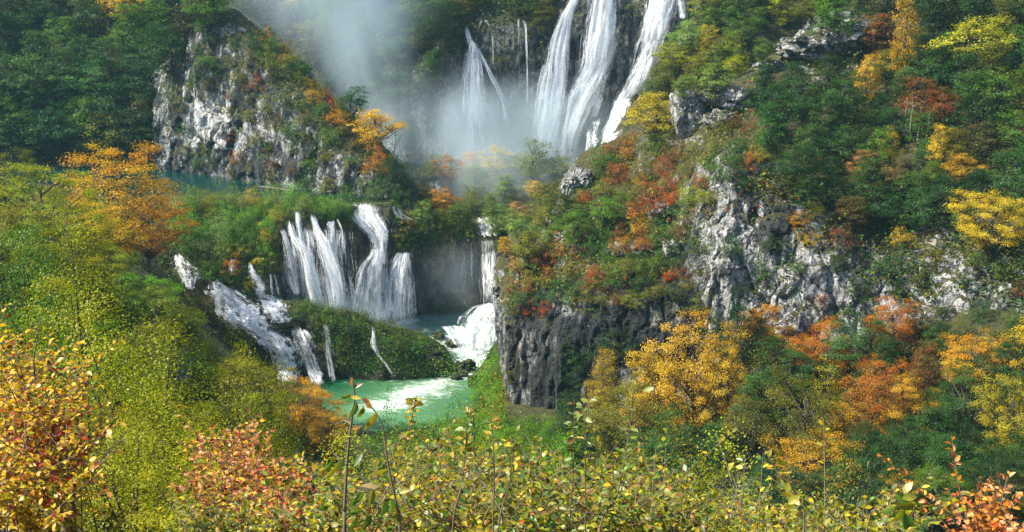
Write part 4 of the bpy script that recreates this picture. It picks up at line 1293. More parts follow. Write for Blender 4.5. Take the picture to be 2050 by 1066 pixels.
# ------------------------------------------------------------------ labels for the scattered plants
ORD = ["", "second ", "third ", "fourth ", "fifth ", "sixth ", "seventh ", "eighth ", "ninth ", "tenth ", "eleventh ", "twelfth ", "thirteenth ", "fourteenth ", "fifteenth ", "sixteenth ", "seventeenth ", "eighteenth ", "nineteenth ", "twentieth ", "twenty-first ", "twenty-second "]
def rel(dx, dy):
    a = math.degrees(math.atan2(-dy, dx)) % 360
    return ["right of", "up and right of", "above", "up and left of", "left of", "down and left of", "below", "down and right of"][int((a + 22.5) // 45) % 8]
buckets = {}
for rec in PLANTS:
    o, kind, colour, px, py, w, h = rec
    nm, (lx, ly) = min(LM.items(), key=lambda kv: (kv[1][0] - px) ** 2 + (kv[1][1] - py) ** 2)
    size = "" if kind != 'tree' else ("small " if w < 52 else "large " if w > 120 else "")
    buckets.setdefault((size, colour, kind, rel(px - lx, py - ly), nm), []).append((math.hypot(px - lx, py - ly), o))
for (size, colour, kind, rl, nm), lst in buckets.items():
    lst.sort(key=lambda e: e[0])
    for i, (d, o) in enumerate(lst):
        tag(o, f"{ORD[min(i, 21)]}{'nearest ' if len(lst) > 1 else ''}{size}{colour} {kind} {rl} {nm}".strip().replace('second nearest', 'second').replace('th nearest', 'th').replace('third nearest', 'third'), kind, {"tree": "trees of the autumn woods", "shrub": "shrubs of ledges and banks"}.get(kind, "willow bushes by the water"))
print("PLANTS", len(PLANTS), sum(1 for r_ in PLANTS if r_[1] == 'tree'), len(hero))
# ------------------------------------------------------------------ undergrowth, moss and grass: ground cover nobody could count
srng = np.random.default_rng(5)
def clumps(name, hits, per, rad, leaf, flat, pal, label=None, hang=0.0):
    C0 = np.array([h[0] for h in hits]); N0 = np.array([h[1] for h in hits])
    sc = np.array([h[2] for h in hits])
    n = len(C0)
    idx = np.repeat(np.arange(n), per); m = len(idx)
    off = srng.normal(size=(m, 3)) * rad * sc[idx][:, None] * np.array([1, 1, flat]) * 0.6
    C = C0[idx] + off + N0[idx] * (0.25 * rad * sc[idx])[:, None] + np.array([0, 0, 0.25 * rad * flat])
    C[:, 2] -= hang * np.linalg.norm(off[:, :2], axis=1)
    N = N0[idx] * 0.6 + np.array([0, 0, 0.5]) + rdir(m, srng) * 0.8
    N /= np.linalg.norm(N, axis=1, keepdims=True)
    D = np.cross(N, rdir(m, srng)) + np.array([0, 0, -hang])
    L = leaf * srng.uniform(0.6, 1.4, m) * np.sqrt(sc[idx])
    V, F = leaf_quads(C, D, N, L, L * 0.6)
    names = [p[0] for p in pal]; w = np.array([p[1] for p in pal], float); w /= w.sum()
    big = vnoise(C0 / 9.0, 61) * 0.5 + 0.5
    pick = np.minimum(np.searchsorted(np.cumsum(w), np.clip((big - 0.5) * 1.5 + 0.5 + srng.normal(size=n) * 0.16, 0, 0.999)), len(names) - 1)
    A = np.array([PAL[k][0] for k in names]); B = np.array([PAL[k][1] for k in names])
    f = np.clip(srng.random(n)[idx] * 0.7 + srng.normal(size=m) * 0.2, 0, 1)[:, None]
    col = A[pick][idx] * (1 - f) + B[pick][idx] * f
    col *= np.clip(1 + srng.normal(size=(m, 1)) * 0.18, 0.4, 1.7)
    col = np.concatenate([np.clip(col, 0.002, 0.8), np.ones((m, 1))], 1)
    o = link(name, mesh_np(name, V, F, [M_FACE], {'col': ('FACE', 'FLOAT_COLOR', col)}))
    return tag(o, kind='stuff')
def hits_in(poly, step, ok, zmin=-1.0, size=1.0, thin=0.0):
    xs, ys = [p[0] for p in poly], [p[1] for p in poly]
    out = []
    for y in np.arange(min(ys), max(ys), step * 0.8):
        for x in np.arange(min(xs), max(xs), step):
            xx, yy = x + srng.uniform(-.5, .5) * step, y + srng.uniform(-.5, .5) * step
            if not inside(xx, yy, poly): continue
            loc, nor, ob = cast(xx, yy)
            if loc is None or ob.name.split('.')[0] not in ok or nor.z < (zmin + 0.15 if ob.name.startswith('cliff') and loc.y < 225 else zmin) or loc.y < 55: continue
            if thin and float(vnoise(np.array([[loc.x / 4, loc.y / 4, loc.z / 4]]), 33)[0]) < thin: continue
            out.append((np.array(loc), np.array(nor), size * srng.uniform(0.55, 1.6)))
    return out
full = [(-60, -60), (2110, -60), (2110, 1066), (-60, 1066)]
clumps("undergrowth", hits_in([(-60, -60), (1600, -60), (1400, 60), (1220, 300), (800, 400), (-60, 360)], 15, ('hill_left', 'hill_back', 'hill_middle'), 0.35), 16, 1.5, 0.50, 0.8, [('dark green', 5), ('deep green', 4), ('olive', 2), ('green', 1.5), ('olive brown', 1)])
clumps("undergrowth", hits_in([(980, 640), (1080, 440), (1180, 300), (1750, -60), (2110, -60), (2110, 720), (1000, 620)], 12, ('hill_right', 'cliff'), 0.5, thin=-0.25), 18, 1.0, 0.36, 0.8, [('olive', 3), ('deep green', 4), ('green', 2), ('rusty red', 1.2), ('olive brown', 2), ('yellow-green', .7), ('dark green', 2)])
clumps("undergrowth", hits_in([(330, 20), (800, 20), (840, 420), (330, 380)], 11, ('cliff',), 0.42, thin=-0.2), 14, 0.9, 0.36, 0.8, [('olive', 3), ('deep green', 3), ('olive brown', 3), ('rusty red', .8), ('green', 1)])
clumps("undergrowth", hits_in([(-60, 330), (350, 330), (420, 560), (700, 800), (1000, 860), (1250, 800), (2110, 700), (2110, 1066), (-60, 1066)], 13, ('terrain',), -1), 16, 1.0, 0.26, 0.8, [('olive', 3), ('deep green', 3), ('green', 2), ('yellow-green', 1.6), ('olive brown', 1)])
clumps("undergrowth", hits_in([(280, 380), (1240, 250), (1240, 520), (1000, 620), (280, 560)], 10, ('travertine_barrier',), 0.4), 18, 0.8, 0.30, 0.8, [('green', 3), ('deep green', 2), ('olive', 2), ('pale green', 2), ('bright green', .6)])
clumps("hanging_moss", hits_in([(340, 420), (850, 400), (1010, 480), (1010, 640), (900, 760), (560, 790), (340, 620)], 5.5, ('travertine_barrier', 'moss_mound'), 0.12, thin=-0.45), 26, 0.8, 0.20, 0.62, [('olive brown', 1.2), ('deep green', 3), ('green', 4), ('bright green', 1.2), ('green', 2), ('olive', 2)], hang=0.35)
clumps("moss_tufts", hits_in([(540, 590), (640, 600), (740, 620), (880, 680), (900, 740), (780, 760), (620, 770), (560, 640)], 13, ('moss_mound', 'travertine_barrier'), 0.0, thin=-0.3), 70, 1.5, 0.22, 0.75, [('olive brown', 1.5), ('olive', 2), ('green', 3), ('deep green', 3), ('bright green', 1)], hang=0.5)
clumps("wall_moss", hits_in([(825, 470), (1010, 478), (1010, 600), (960, 590), (900, 560), (830, 540)], 7, ('travertine_barrier',), -0.6, thin=-0.05), 26, 0.7, 0.2, 0.8, [('olive brown', 3), ('olive', 2), ('deep green', 2), ('green', 1.5)], hang=0.6)
clumps("bank_grass", hits_in([(700, 900), (820, 840), (900, 830), (960, 740), (985, 640), (1010, 620), (1015, 900)], 5.5, ('terrain',), -1), 14, 0.45, 0.22, 1.6, [('bright green', 5), ('green', 4), ('yellow-green', 1.0)])
clumps("ridge_moss", hits_in([(990, 560), (1110, 470), (1180, 330), (1130, 520), (1060, 600), (1010, 640)], 6, ('hill_right', 'cliff'), 0.1, thin=-0.2), 12, 0.45, 0.20, 0.7, [('yellow-green', 2), ('green', 2), ('olive', 2), ('golden yellow', .4)])

# ------------------------------------------------------------------ bare and dead trees
def bare_tree(label, px, py_base, py_top, lean=0.0, mat=None, n=12, seed=1, wid=0.5, thick=0.012, Y=None, name="dead_tree"):
    r = np.random.default_rng(seed)
    if Y is None:
        loc, _, _ = cast(px, py_base)
        base = np.array(loc)
    else: base = at(px, py_base, Y)
    d = (base[1] * cp + (CAM_H - base[2]) * sp) / FPX
    hm = (py_base - py_top) * d * 1.03
    t = np.linspace(-0.05, 1, 9)
    tp = np.stack([lean * t ** 1.5 + 0.02 * np.sin(t * 7 + seed), 0.02 * np.cos(t * 5 + seed), t], -1)
    trunk = [(tp * hm, np.linspace(thick, thick * 0.15, 9) * hm)]
    br = []
    for i in range(n):
        z = r.uniform(0.3, 0.92)
        a = np.array([np.interp(z, t, tp[:, 0]), np.interp(z, t, tp[:, 1]), z])
        az = r.uniform(0, 6.28); ln = wid * (1.15 - z) * r.uniform(0.6, 1.1)
        e = a + np.array([math.cos(az) * ln, math.sin(az) * ln, ln * r.uniform(0.3, 1.0)])
        m = 0.5 * (a + e) + np.array([0, 0, -0.02]) + r.normal(size=3) * 0.012
        br.append((np.array([a, m, e]) * hm, np.array([thick * 0.35, thick * 0.22, thick * 0.06]) * hm))
        for k in range(3):
            s_ = a + (e - a) * r.uniform(0.4, 0.9)
            e2 = s_ + r.normal(size=3) * ln * 0.25 + np.array([0, 0, ln * 0.25])
            br.append((np.array([s_, 0.5 * (s_ + e2) + r.normal(size=3) * 0.006, e2]) * hm, np.array([thick * 0.16, thick * 0.1, thick * 0.05]) * hm))
    root = link(name, None, None, base)
    V, F = tube_list(trunk, 6); link("trunk", mesh_np("trunk", V, F, [mat or M_BARK], smooth=True), root)
    V, F = tube_list(br, 4); link("branches", mesh_np("branches", V, F, [mat or M_BARK], smooth=True), root)
    tag(root, label, "dead tree" if name == "dead_tree" else "bare shrub")
    return root
bare_tree("leafless dark tree in the mist at the spur cliff's lower end", 790, 325, 262, 0.05, n=16, seed=3, wid=0.55, thick=0.02)
bare_tree("bare snag on the ridge before the easternmost great waterfall", 1188, 345, 300, -0.1, n=9, seed=5, wid=0.4, thick=0.022)
bare_tree("leaning bare snag beside the snag on the ridge", 1222, 335, 308, -0.5, n=6, seed=6, wid=0.4, thick=0.022)
bare_tree("dark bare pole rising from the plateau shrubs", 508, 445, 393, 0.0, n=4, seed=8, wid=0.15, thick=0.012)
for i, (px, b, tp_, ln) in enumerate(((1808, 290, 200, .03), (1822, 300, 190, -.02), (1836, 300, 215, .05), (1850, 305, 225, .1), (1795, 275, 215, -.08))):
    bare_tree(("tallest", "second tallest", "middle", "outermost leaning", "shortest")[(1, 0, 2, 3, 4)[i]] + " of the dead grey trunks in the wooded hill", px, b, tp_, ln, M_GREYBARK, 7, 20 + i, 0.22, 0.012)

# ------------------------------------------------------------------ boardwalk at the cliff foot
def boardwalk():
    A, B = q(524, 238.5, 23.3), q(590, 233.5, 23.3)
    root = link("boardwalk", None, None, A)
    d = B - A
    ln = np.linalg.norm(d); t = d / ln; s = np.array([-t[1], t[0], 0])
    def box(c, hx, hy, hz):
        o = np.array([[x, y, z] for x in (-1, 1) for y in (-1, 1) for z in (-1, 1)], float)
        return c + o[:, :1] * hx * t + o[:, 1:2] * hy * s + o[:, 2:] * np.array([0, 0, hz])
    Fb = np.array([[0, 1, 3, 2], [4, 6, 7, 5], [0, 4, 5, 1], [2, 3, 7, 6], [0, 2, 6, 4], [1, 5, 7, 3]])
    me = mesh_np("plank", box(np.zeros(3), 0.16, 0.75, 0.03), Fb, [M_WOOD])
    for i in range(int(ln / 0.36)):
        o = link("plank", me, root)
        o.location = t * (0.2 + i * 0.36)
    V = np.concatenate([box(t * ln / 2 + s * k * 0.6 + np.array([0, 0, -0.12]), ln / 2, 0.06, 0.08) for k in (-1, 1)])
    link("beam", mesh_np("beam", V, np.concatenate([Fb, Fb + 8]), [M_WOOD]), root)
    for i in range(6):
        for k in (-1, 1):
            o = link("post", mesh_np("post", box(np.zeros(3), 0.07, 0.07, 0.55), Fb, [M_WOOD]), root)
            o.location = t * (ln * (i + 0.5) / 6) + s * k * 0.6 + np.array([0, 0, -0.75])
    tag(root, "narrow wooden boardwalk crossing the lake's edge at the cliff foot", "boardwalk")
boardwalk()
# ------------------------------------------------------------------ plants on the near slope, leaf by leaf
frng = np.random.default_rng(77)
def leaf_shape(kind, fold, curl):
    n = 6
    t = np.linspace(0, 1, n)
    w = {'oval': np.sin(math.pi * t ** 0.85) ** 0.8 * 0.30, 'round': np.sin(math.pi * t ** 0.75) ** 0.65 * 0.40, 'long': np.sin(math.pi * t ** 0.8) ** 0.9 * 0.19}[kind]
    w[0], w[-1] = 0.012, 0.004
    z = -curl * t ** 2
    V = []
    for i in range(n):
        V += [(t[i], -w[i], z[i] + fold * w[i]), (t[i], 0, z[i]), (t[i], w[i], z[i] + fold * w[i])]
    F = []
    for i in range(n - 1):
        a = i * 3
        F += [(a, a + 3, a + 4, a + 1), (a + 1, a + 4, a + 5, a + 2)]
    V = np.array(V); F = np.array(F)
    # stalk
    return V, F
SHAPES = {k: [leaf_shape(k, f, c) for f, c in ((0.25, 0.10), (0.5, 0.22), (0.10, 0.32), (0.7, 0.05), (0.3, -0.08))] for k in ('oval', 'round', 'long')}
LEAFMESH = {k: [mesh_np("leaf", V, F, [M_LEAF], smooth=True) for V, F in v] for k, v in SHAPES.items()}
FC = {'yg': (0.26, 0.26, 0.008), 'y': (0.52, 0.38, 0.018), 'g': (0.075, 0.17, 0.018), 'dg': (0.035, 0.10, 0.018), 'ol': (0.17, 0.16, 0.018), 'pg': (0.20, 0.28, 0.06), 'ob': (0.42, 0.17, 0.02), 'br': (0.16, 0.055, 0.018),
      'or': (0.60, 0.22, 0.015), 'gy': (0.62, 0.38, 0.02), 'rd': (0.42, 0.05, 0.015), 'dr': (0.20, 0.03, 0.018), 'pk': (0.50, 0.26, 0.14), 'pe': (0.52, 0.37, 0.11), 'so': (0.62, 0.27, 0.09)}
def frames(D, N):
    D = D / np.linalg.norm(D, axis=1, keepdims=True)
    S = np.cross(N, D); S /= np.linalg.norm(S, axis=1, keepdims=True) + 1e-9
    return D, S, np.cross(D, S)
def leafy(name, label, cat, stems, base, leaves, n_obj, shape, group=None, twig_mat=None, sides=5):
    """stems: list of (points, radii) in world space; leaves: (pos, dir, normal, length, colour key)"""
    root = link(name, None, None, base)
    V, F = tube_list([(p - base, r) for p, r in stems], sides)
    link("stems", mesh_np("stems", V, F, [twig_mat or M_TWIG], smooth=True), root)
    Pp = np.array([l[0] for l in leaves]); D = np.array([l[1] for l in leaves]); N = np.array([l[2] for l in leaves]); L = np.array([l[3] for l in leaves])
    colr = np.array([FC[l[4]] for l in leaves]) * (0.86 if leaves[0][3] < 0.2 else 1.0)
    colr = colr * np.clip(1 + frng.normal(size=(len(L), 1)) * 0.20, 0.45, 1.5) * np.clip(1 + frng.normal(size=(len(L), 3)) * 0.07, 0.7, 1.3)
    D, S, U = frames(D, N)
    px, py = proj(Pp)
    seen = (px > -25) & (px < 2075) & (py < 1085) & (py > 0)
    area = L / np.linalg.norm(Pp - np.array(CAMP), axis=1) * np.where(seen, 1, 0) * (1 + 0.15 * frng.random(len(L)))
    order = np.argsort(-area)
    objs = [i for i in order[:n_obj] if area[i] > 0]
    rest = [i for i in range(len(L)) if i not in set(objs)]
    kinds = frng.integers(0, 5, len(L))
    from mathutils import Matrix
    for i in objs:
        o = link("leaf", LEAFMESH[shape][kinds[i]], root)
        M = Matrix(((D[i][0] * L[i], S[i][0] * L[i], U[i][0] * L[i], Pp[i][0] - base[0]), (D[i][1] * L[i], S[i][1] * L[i], U[i][1] * L[i], Pp[i][1] - base[1]), (D[i][2] * L[i], S[i][2] * L[i], U[i][2] * L[i], Pp[i][2] - base[2]), (0, 0, 0, 1)))
        o.matrix_local = M
        o.color = (*np.clip(colr[i], 0.003, 0.85), 1)
    if rest:
        VV, FF, CC, b = [], [], [], 0
        for i in rest:
            v, f = SHAPES[shape][kinds[i]]
            VV.append(Pp[i] - base + L[i] * (v[:, :1] * D[i] + v[:, 1:2] * S[i] + v[:, 2:] * U[i]))
            FF.append(f + b); b += len(v)
            CC.append(np.repeat(np.array([[*np.clip(colr[i], 0.003, 0.85), 1.0]]), len(f), 0))
        o = link("foliage", mesh_np("foliage", np.concatenate(VV), np.concatenate(FF), [M_FACE], {'col': ('FACE', 'FLOAT_COLOR', np.concatenate(CC))}, smooth=True), root)
        o['kind'] = 'stuff'
    return tag(root, label, cat, group)
def pickc(pal):
    k = list(pal); w = np.array([pal[a] for a in k], float)
    return k[int(frng.choice(len(k), p=w / w.sum()))]
def grow(tips, base_xy, Y_, leaf_len, pal, along=(0.25, 1.0), gap=0.6, rad=0.011, side=3, droop=0.25, spread=0.4):
    """stems from the ground to the given tips; short side twigs; alternate leaves"""
    stems, leaves = [], []
    def leaf_run(pts, t0, t1):
        seg = np.linalg.norm(np.diff(pts, axis=0), axis=1); tot = seg.sum()
        n = max(2, int(tot * (t1 - t0) / (leaf_len * gap)))
        cum = np.concatenate([[0], np.cumsum(seg)]) / tot
        sidev = 1
        for k in range(n):
            t = t0 + (t1 - t0) * (k + frng.random() * 0.6) / n
            p = np.array([np.interp(t, cum, pts[:, a]) for a in range(3)])
            j = min(int(np.searchsorted(cum, t)), len(pts) - 1)
            d = pts[max(j, 1)] - pts[max(j, 1) - 1]; d /= np.linalg.norm(d) + 1e-9
            sidev = -sidev
            az = frng.uniform(0, 6.28)
            o_ = np.array([math.cos(az), math.sin(az), 0.0])
            o_ = o_ - d * (o_ @ d)
            dr = o_ * 1.0 + d * 0.55 + np.array([0, 0, -droop * frng.random()])
            nr = np.array([0, 0, 1.0]) + frng.normal(size=3) * 0.55 + d * 0.1 + np.array([0, -0.25, 0])
            leaves.append((p + o_ * 0.01, dr, nr, leaf_len * frng.uniform(0.55, 1.15), pickc(pal)))
    for tip in tips:
        tip = np.array(tip, float)
        bx = base_xy[0] + frng.normal() * spread; by = base_xy[1] + frng.normal() * spread * 0.6
        b = np.array([bx, by, float(ground_z(bx, by)) - 0.1])
        m1 = b + (tip - b) * np.array([0.2, 0.2, 0.4]) + frng.normal(size=3) * 0.03
        m2 = b + (tip - b) * np.array([0.6, 0.6, 0.78]) + frng.normal(size=3) * 0.04
        pts = catmull(np.array([b, m1, m2, tip]), 12, 0)
        stems.append((pts, np.linspace(rad, rad * 0.22, 12)))
        leaf_run(pts, along[0], along[1])
        for s_ in range(side):
            t = frng.uniform(0.4, 0.9); j = int(t * 11)
            a = pts[j]
            ln = np.linalg.norm(tip - b) * frng.uniform(0.12, 0.24)
            az = frng.uniform(0, 6.28)
            e = a + np.array([math.cos(az), math.sin(az), frng.uniform(0.2, 0.9)]) * ln
            tw = catmull(np.array([a, 0.5 * (a + e) + frng.normal(size=3) * 0.02, e]), 5, 0)
            stems.append((tw, np.linspace(rad * 0.4, rad * 0.15, 5)))
            leaf_run(tw, 0.15, 1.0)
    return stems, leaves
def bushy(label, poly, Y0, Y1, n, leaf_len, pal, n_obj, shape='oval', base_px=None, name="shrub", cat="shrub", **kw):
    xs, ys = [p[0] for p in poly], [p[1] for p in poly]
    tips = []
    while len(tips) < n:
        x, y = frng.uniform(min(xs), max(xs)), frng.uniform(min(ys), max(ys))
        if inside(x, y, poly):
            f = (y - min(ys)) / (max(ys) - min(ys) + 1e-6)
            Y = Y1 + (Y0 - Y1) * np.clip(f + frng.normal() * 0.2, 0, 1)
            tips.append(at(x, y, Y))
    Ym = 0.5 * (Y0 + Y1)
    b0 = at(base_px or 0.5 * (min(xs) + max(xs)), 1000, Ym)
    base = np.array([b0[0], Ym, float(ground_z(b0[0], Ym))])
    stems, leaves = grow(tips, (base[0], Ym), Ym, leaf_len, pal, **kw)
    return leafy(name, label, cat, stems, base, leaves, n_obj, shape)

# thick leafy shrubs across the lower edge
YG = dict(yg=6, y=1.6, g=2.2, ol=4, pg=0.5, ob=.8, br=0.5)
YG2 = dict(yg=6, y=1.2, g=3, ol=3.5, pg=0.9, ob=0.5, br=0.3, dg=.8)
for lab, poly, pal, n in (
    ("near yellow-green shrub around the tall sapling's stem", [(600, 960), (720, 900), (860, 880), (870, 1075), (600, 1075)], YG, 50),
    ("near yellow-leaved shrub in front of the green pool", [(820, 880), (900, 850), (1010, 870), (1050, 900), (1050, 1075), (830, 1075)], YG, 56),
    ("near green and yellow shrub before the dark cliff's foot", [(1010, 890), (1090, 850), (1150, 900), (1240, 910), (1240, 1075), (1020, 1075)], YG2, 56),
    ("near yellow-green shrub below the big golden tree", [(1190, 920), (1300, 890), (1400, 940), (1440, 985), (1430, 1075), (1200, 1075)], YG, 54),
    ("near pale yellow shrub with whitish bare twigs above it", [(1400, 990), (1500, 985), (1600, 1000), (1640, 1020), (1640, 1080), (1400, 1080)], dict(yg=6, y=3, g=1.2, ol=2, pg=.7, ob=0.4), 52),
    ("near shrub with long pointed green leaves at its tips", [(1600, 1010), (1720, 990), (1790, 975), (1830, 1000), (1830, 1080), (1600, 1080)], dict(yg=5, y=2, g=2, ol=2, pg=1), 46),
): bushy(lab, poly, 9.0, 14.0, int(n * 1.05), 0.062, pal, 240, 'oval', along=(0.45, 1.0), side=5, gap=0.72)
bushy("near shrub with golden and orange leaves climbing the picture's western side", [(-30, 600), (60, 590), (150, 680), (215, 800), (190, 900), (200, 1075), (-40, 1075)], 10.5, 14.5, 74, 0.070, dict(gy=6, or_=0, y=3, ob=1.6, pe=1.0, rd=0.5, dr=0.5, yg=0.8) if False else dict(gy=6, y=3, ob=1.2, pe=0.5, rd=0.5, dr=0.6, yg=0.8), 290, 'oval', base_px=60, along=(0.35, 1.0), side=4, gap=0.55, droop=0.5)
bushy("band of red and orange leaves on the golden shrub's middle branch", [(20, 790), (120, 790), (230, 830), (225, 870), (60, 880), (0, 870)], 11.5, 12.5, 12, 0.075, dict(rd=3, dr=3, ob=3, gy=2, pk=1), 110, 'oval', base_px=50, along=(0.72, 1.0), side=4, gap=0.5, name="leafy_branch", cat="branch", spread=0.25)
bushy("near shrub with red, orange and cream leaves and dark forked stems", [(355, 870), (385, 830), (440, 850), (520, 820), (560, 860), (580, 960), (480, 990), (370, 950)], 17, 20, 42, 0.078, dict(so=4, rd=1.3, dr=1.5, pk=1, pe=1.6, gy=2.5, ob=3), 290, 'oval', base_px=468, along=(0.62, 1.0), side=4, gap=0.5)
bushy("low near shrub speckled with red leaves beside the sapling", [(540, 900), (600, 880), (640, 930), (630, 1020), (560, 1030)], 14, 17, 24, 0.075, dict(rd=2.2, so=2, ob=2, yg=2, y=1.5, g=1), 170, 'oval', along=(0.55, 1.0), side=4, gap=0.55)
bushy("yellow-green near shrub under the red and cream leaves", [(330, 980), (560, 985), (620, 1030), (600, 1085), (320, 1085)], 13, 17, 46, 0.07, dict(yg=5, y=2.5, g=2, ol=2, ob=.8), 220, 'oval', along=(0.5, 1.0), side=4, gap=0.6)
bushy("small sapling with bright orange leaves in the shaded lower corner", [(1918, 985), (1960, 945), (1990, 950), (2000, 1000), (1960, 1010), (1935, 1035)], 12.5, 13.5, 16, 0.075, dict(or_=0) if False else {'or': 5, 'so': 2, 'gy': 1, 'rd': 1}, 190, 'oval', base_px=1995, along=(0.70, 1.0), side=3, gap=0.45, spread=0.12, name="sapling", cat="sapling")
bushy("orange-red sapling cut by the picture's lower corner", [(2005, 1010), (2045, 990), (2070, 1010), (2070, 1070), (2010, 1066)], 12, 13, 14, 0.075, {'or': 4, 'so': 3, 'rd': 2}, 150, 'oval', base_px=2050, along=(0.68, 1.0), side=3, gap=0.45, spread=0.12, name="sapling", cat="sapling")

def stemmed(label, stem_px, Y, leaf_px, rad=0.006, shape='oval', pal=None, auto=None, auto_len=0.07, twigs=()):
    """a single slender plant: stem traced upwards, leaves where they hang"""
    pts = np.array([at(x, y, Y) for x, y in stem_px])
    b = pts[0].copy(); b[2] = float(ground_z(b[0], b[1])) - 0.1
    if b[2] > pts[0][2] - 0.2: b[2] = pts[0][2] - 0.6
    full_ = np.concatenate([[b], pts])
    cur = catmull(full_, 24, 0)
    stems = [(cur, np.linspace(rad, rad * 0.35, 24))]
    leaves = []
    for tw in twigs:
        tp = np.array([at(x, y, Y + frng.normal() * 0.05) for x, y in tw])
        stems.append((catmull(tp, 8, 0), np.linspace(rad * 0.5, rad * 0.2, 8)))
    for (x, y, ln, ang, c) in leaf_px:
        L = ln * Y / FPX * 1.05
        a = R(ang)
        d = np.array([math.cos(a), frng.normal() * 0.25, math.sin(a)])
        c0 = at(x, y, Y + frng.normal() * 0.06)
        nr = np.array([-math.sin(a) * 0.5, -0.8, math.cos(a) * 0.6]) + frng.normal(size=3) * 0.25
        leaves.append((c0 - d * L * 0.5, d, nr, L, c))
    if auto:
        n, t0, t1 = auto
        for k in range(n):
            t = t0 + (t1 - t0) * (k + 0.5 + frng.normal() * 0.2) / n
            j = min(int(np.clip(t, 0, 1) * 23), 22)
            az = frng.uniform(0, 6.28)
            d = np.array([math.cos(az), math.sin(az) * 0.7, frng.uniform(-0.2, 0.7)])
            leaves.append((cur[j] + d * 0.01, d, np.array([0, -0.4, 1.0]) + frng.normal(size=3) * 0.4, auto_len * frng.uniform(0.6, 1.1), pickc(pal)))
    return leafy("sapling", label, "sapling", stems, b, leaves, 300, shape)
stemmed("tallest near sapling with a brown bud tip and hanging green leaves", [(690, 1066), (690, 1020), (694, 940), (700, 870), (710, 800), (706, 764)], 6.0, [
    (703, 764, 18, 80, 'ob'), (717, 772, 22, 30, 'br'), (692, 795, 24, 205, 'yg'), (713, 797, 22, -10, 'y'), (698, 803, 26, 245, 'g'), (708, 824, 42, 255, 'dg'), (722, 828, 36, 250, 'yg'), (742, 846, 44, 235, 'y'), (714, 856, 22, 20, 'ob'), (703, 870, 24, 10, 'y'),
    (664, 922, 30, 215, 'yg'), (656, 934, 32, 235, 'g'), (670, 940, 34, 240, 'yg'), (682, 932, 36, 250, 'dg'), (717, 920, 34, 60, 'g'), (716, 1004, 46, 235, 'g'), (708, 1028, 44, 220, 'g'), (706, 1054, 48, 250, 'dg'), (744, 998, 34, 260, 'yg'), (734, 1048, 44, 245, 'g'), (720, 980, 40, 160, 'pg'), (652, 955, 28, 235, 'yg'), (738, 975, 46, 15, 'pe')], 0.010, 'long', twigs=[[(703, 850), (690, 842), (672, 850)], [(694, 930), (676, 915), (664, 905)]])
stemmed("bent near sapling arching over beside the tallest sapling", [(801, 1066), (797, 1024), (784, 966), (774, 911), (767, 856), (754, 829), (738, 808)], 6.2, [(738, 808, 24, 120, 'ob'), (730, 802, 16, 150, 'br'), (765, 1020, 40, 262, 'dg'), (781, 1014, 40, 270, 'g'), (759, 945, 32, 195, 'yg'), (790, 1000, 30, 250, 'g'), (800, 1040, 30, 300, 'yg'), (812, 985, 26, 20, 'yg')], 0.007, 'oval')
SP = dict(yg=4, y=2, g=2, pg=2, ob=.6)
stemmed("thin dark-stemmed sapling rising against the green pool", [(906, 1066), (924, 972), (933, 887), (938, 812)], 9.0, [], 0.008, pal=SP, auto=(34, 0.45, 1.0), auto_len=0.075)
stemmed("slender upright sapling against the pool's grassy bank", [(987, 1066), (990, 954), (987, 890), (982, 838)], 9.2, [], 0.007, pal=SP, auto=(26, 0.5, 1.0), auto_len=0.07)
stemmed("short slanting sapling before the pool bank", [(997, 1066), (1019, 972), (1027, 905), (1026, 880)], 9.4, [], 0.007, pal=SP, auto=(26, 0.4, 1.0), auto_len=0.07)
stemmed("leaning sapling with yellow leaves reaching over the pool", [(745, 1066), (790, 960), (811, 887), (828, 822), (832, 800)], 10.0, [], 0.007, pal=dict(y=4, yg=4, ob=1), auto=(44, 0.45, 1.0), auto_len=0.07, twigs=[[(812, 885), (840, 860), (855, 850)], [(815, 880), (795, 862), (785, 852)]])
stemmed("tall sapling with pale round leaves against the golden tree", [(1200, 1066), (1235, 994), (1253, 905), (1268, 815)], 9.0, [(1300, 780, 20, 20, 'pg'), (1293, 875, 22, 10, 'yg')], 0.008, pal=dict(pg=4, yg=3, g=1), auto=(34, 0.4, 1.0), auto_len=0.07, twigs=[[(1250, 920), (1280, 895), (1300, 882)]])
stemmed("thin sapling against the golden tree's shaded foot", [(1172, 1066), (1172, 911), (1173, 832), (1184, 790)], 9.5, [], 0.006, pal=dict(pg=3, yg=4), auto=(20, 0.45, 1.0), auto_len=0.07)
stemmed("whitish leaved twig before the dark cliff's foot", [(1140, 1066), (1148, 940), (1149, 860), (1150, 800)], 9.5, [], 0.006, pal=dict(pg=4, pe=2, br=1), auto=(20, 0.5, 1.0), auto_len=0.075)
stemmed("single twig with large separate leaves against the dark slope", [(1610, 1066), (1604, 1010), (1585, 965), (1575, 930), (1566, 905)], 8.5, [(1559, 908, 26, 145, 'yg'), (1566, 926, 28, 155, 'yg'), (1571, 949, 30, 195, 'y'), (1566, 970, 20, 110, 'pg'), (1578, 975, 24, 80, 'yg'), (1572, 992, 28, 185, 'y'), (1590, 1000, 30, 40, 'yg'), (1584, 1015, 26, 250, 'yg')], 0.006)
stemmed("broad leaved shoot at the dark slope's lower edge", [(1735, 1066), (1762, 1020), (1790, 990), (1812, 972)], 8.5, [(1816, 976, 30, 65, 'yg'), (1822, 995, 34, 10, 'yg'), (1800, 1000, 36, 160, 'g'), (1815, 1012, 36, 185, 'yg'), (1795, 1035, 44, 250, 'yg'), (1812, 1045, 40, 280, 'g'), (1775, 1020, 36, 200, 'pg'), (1830, 1050, 28, 0, 'yg')], 0.006)
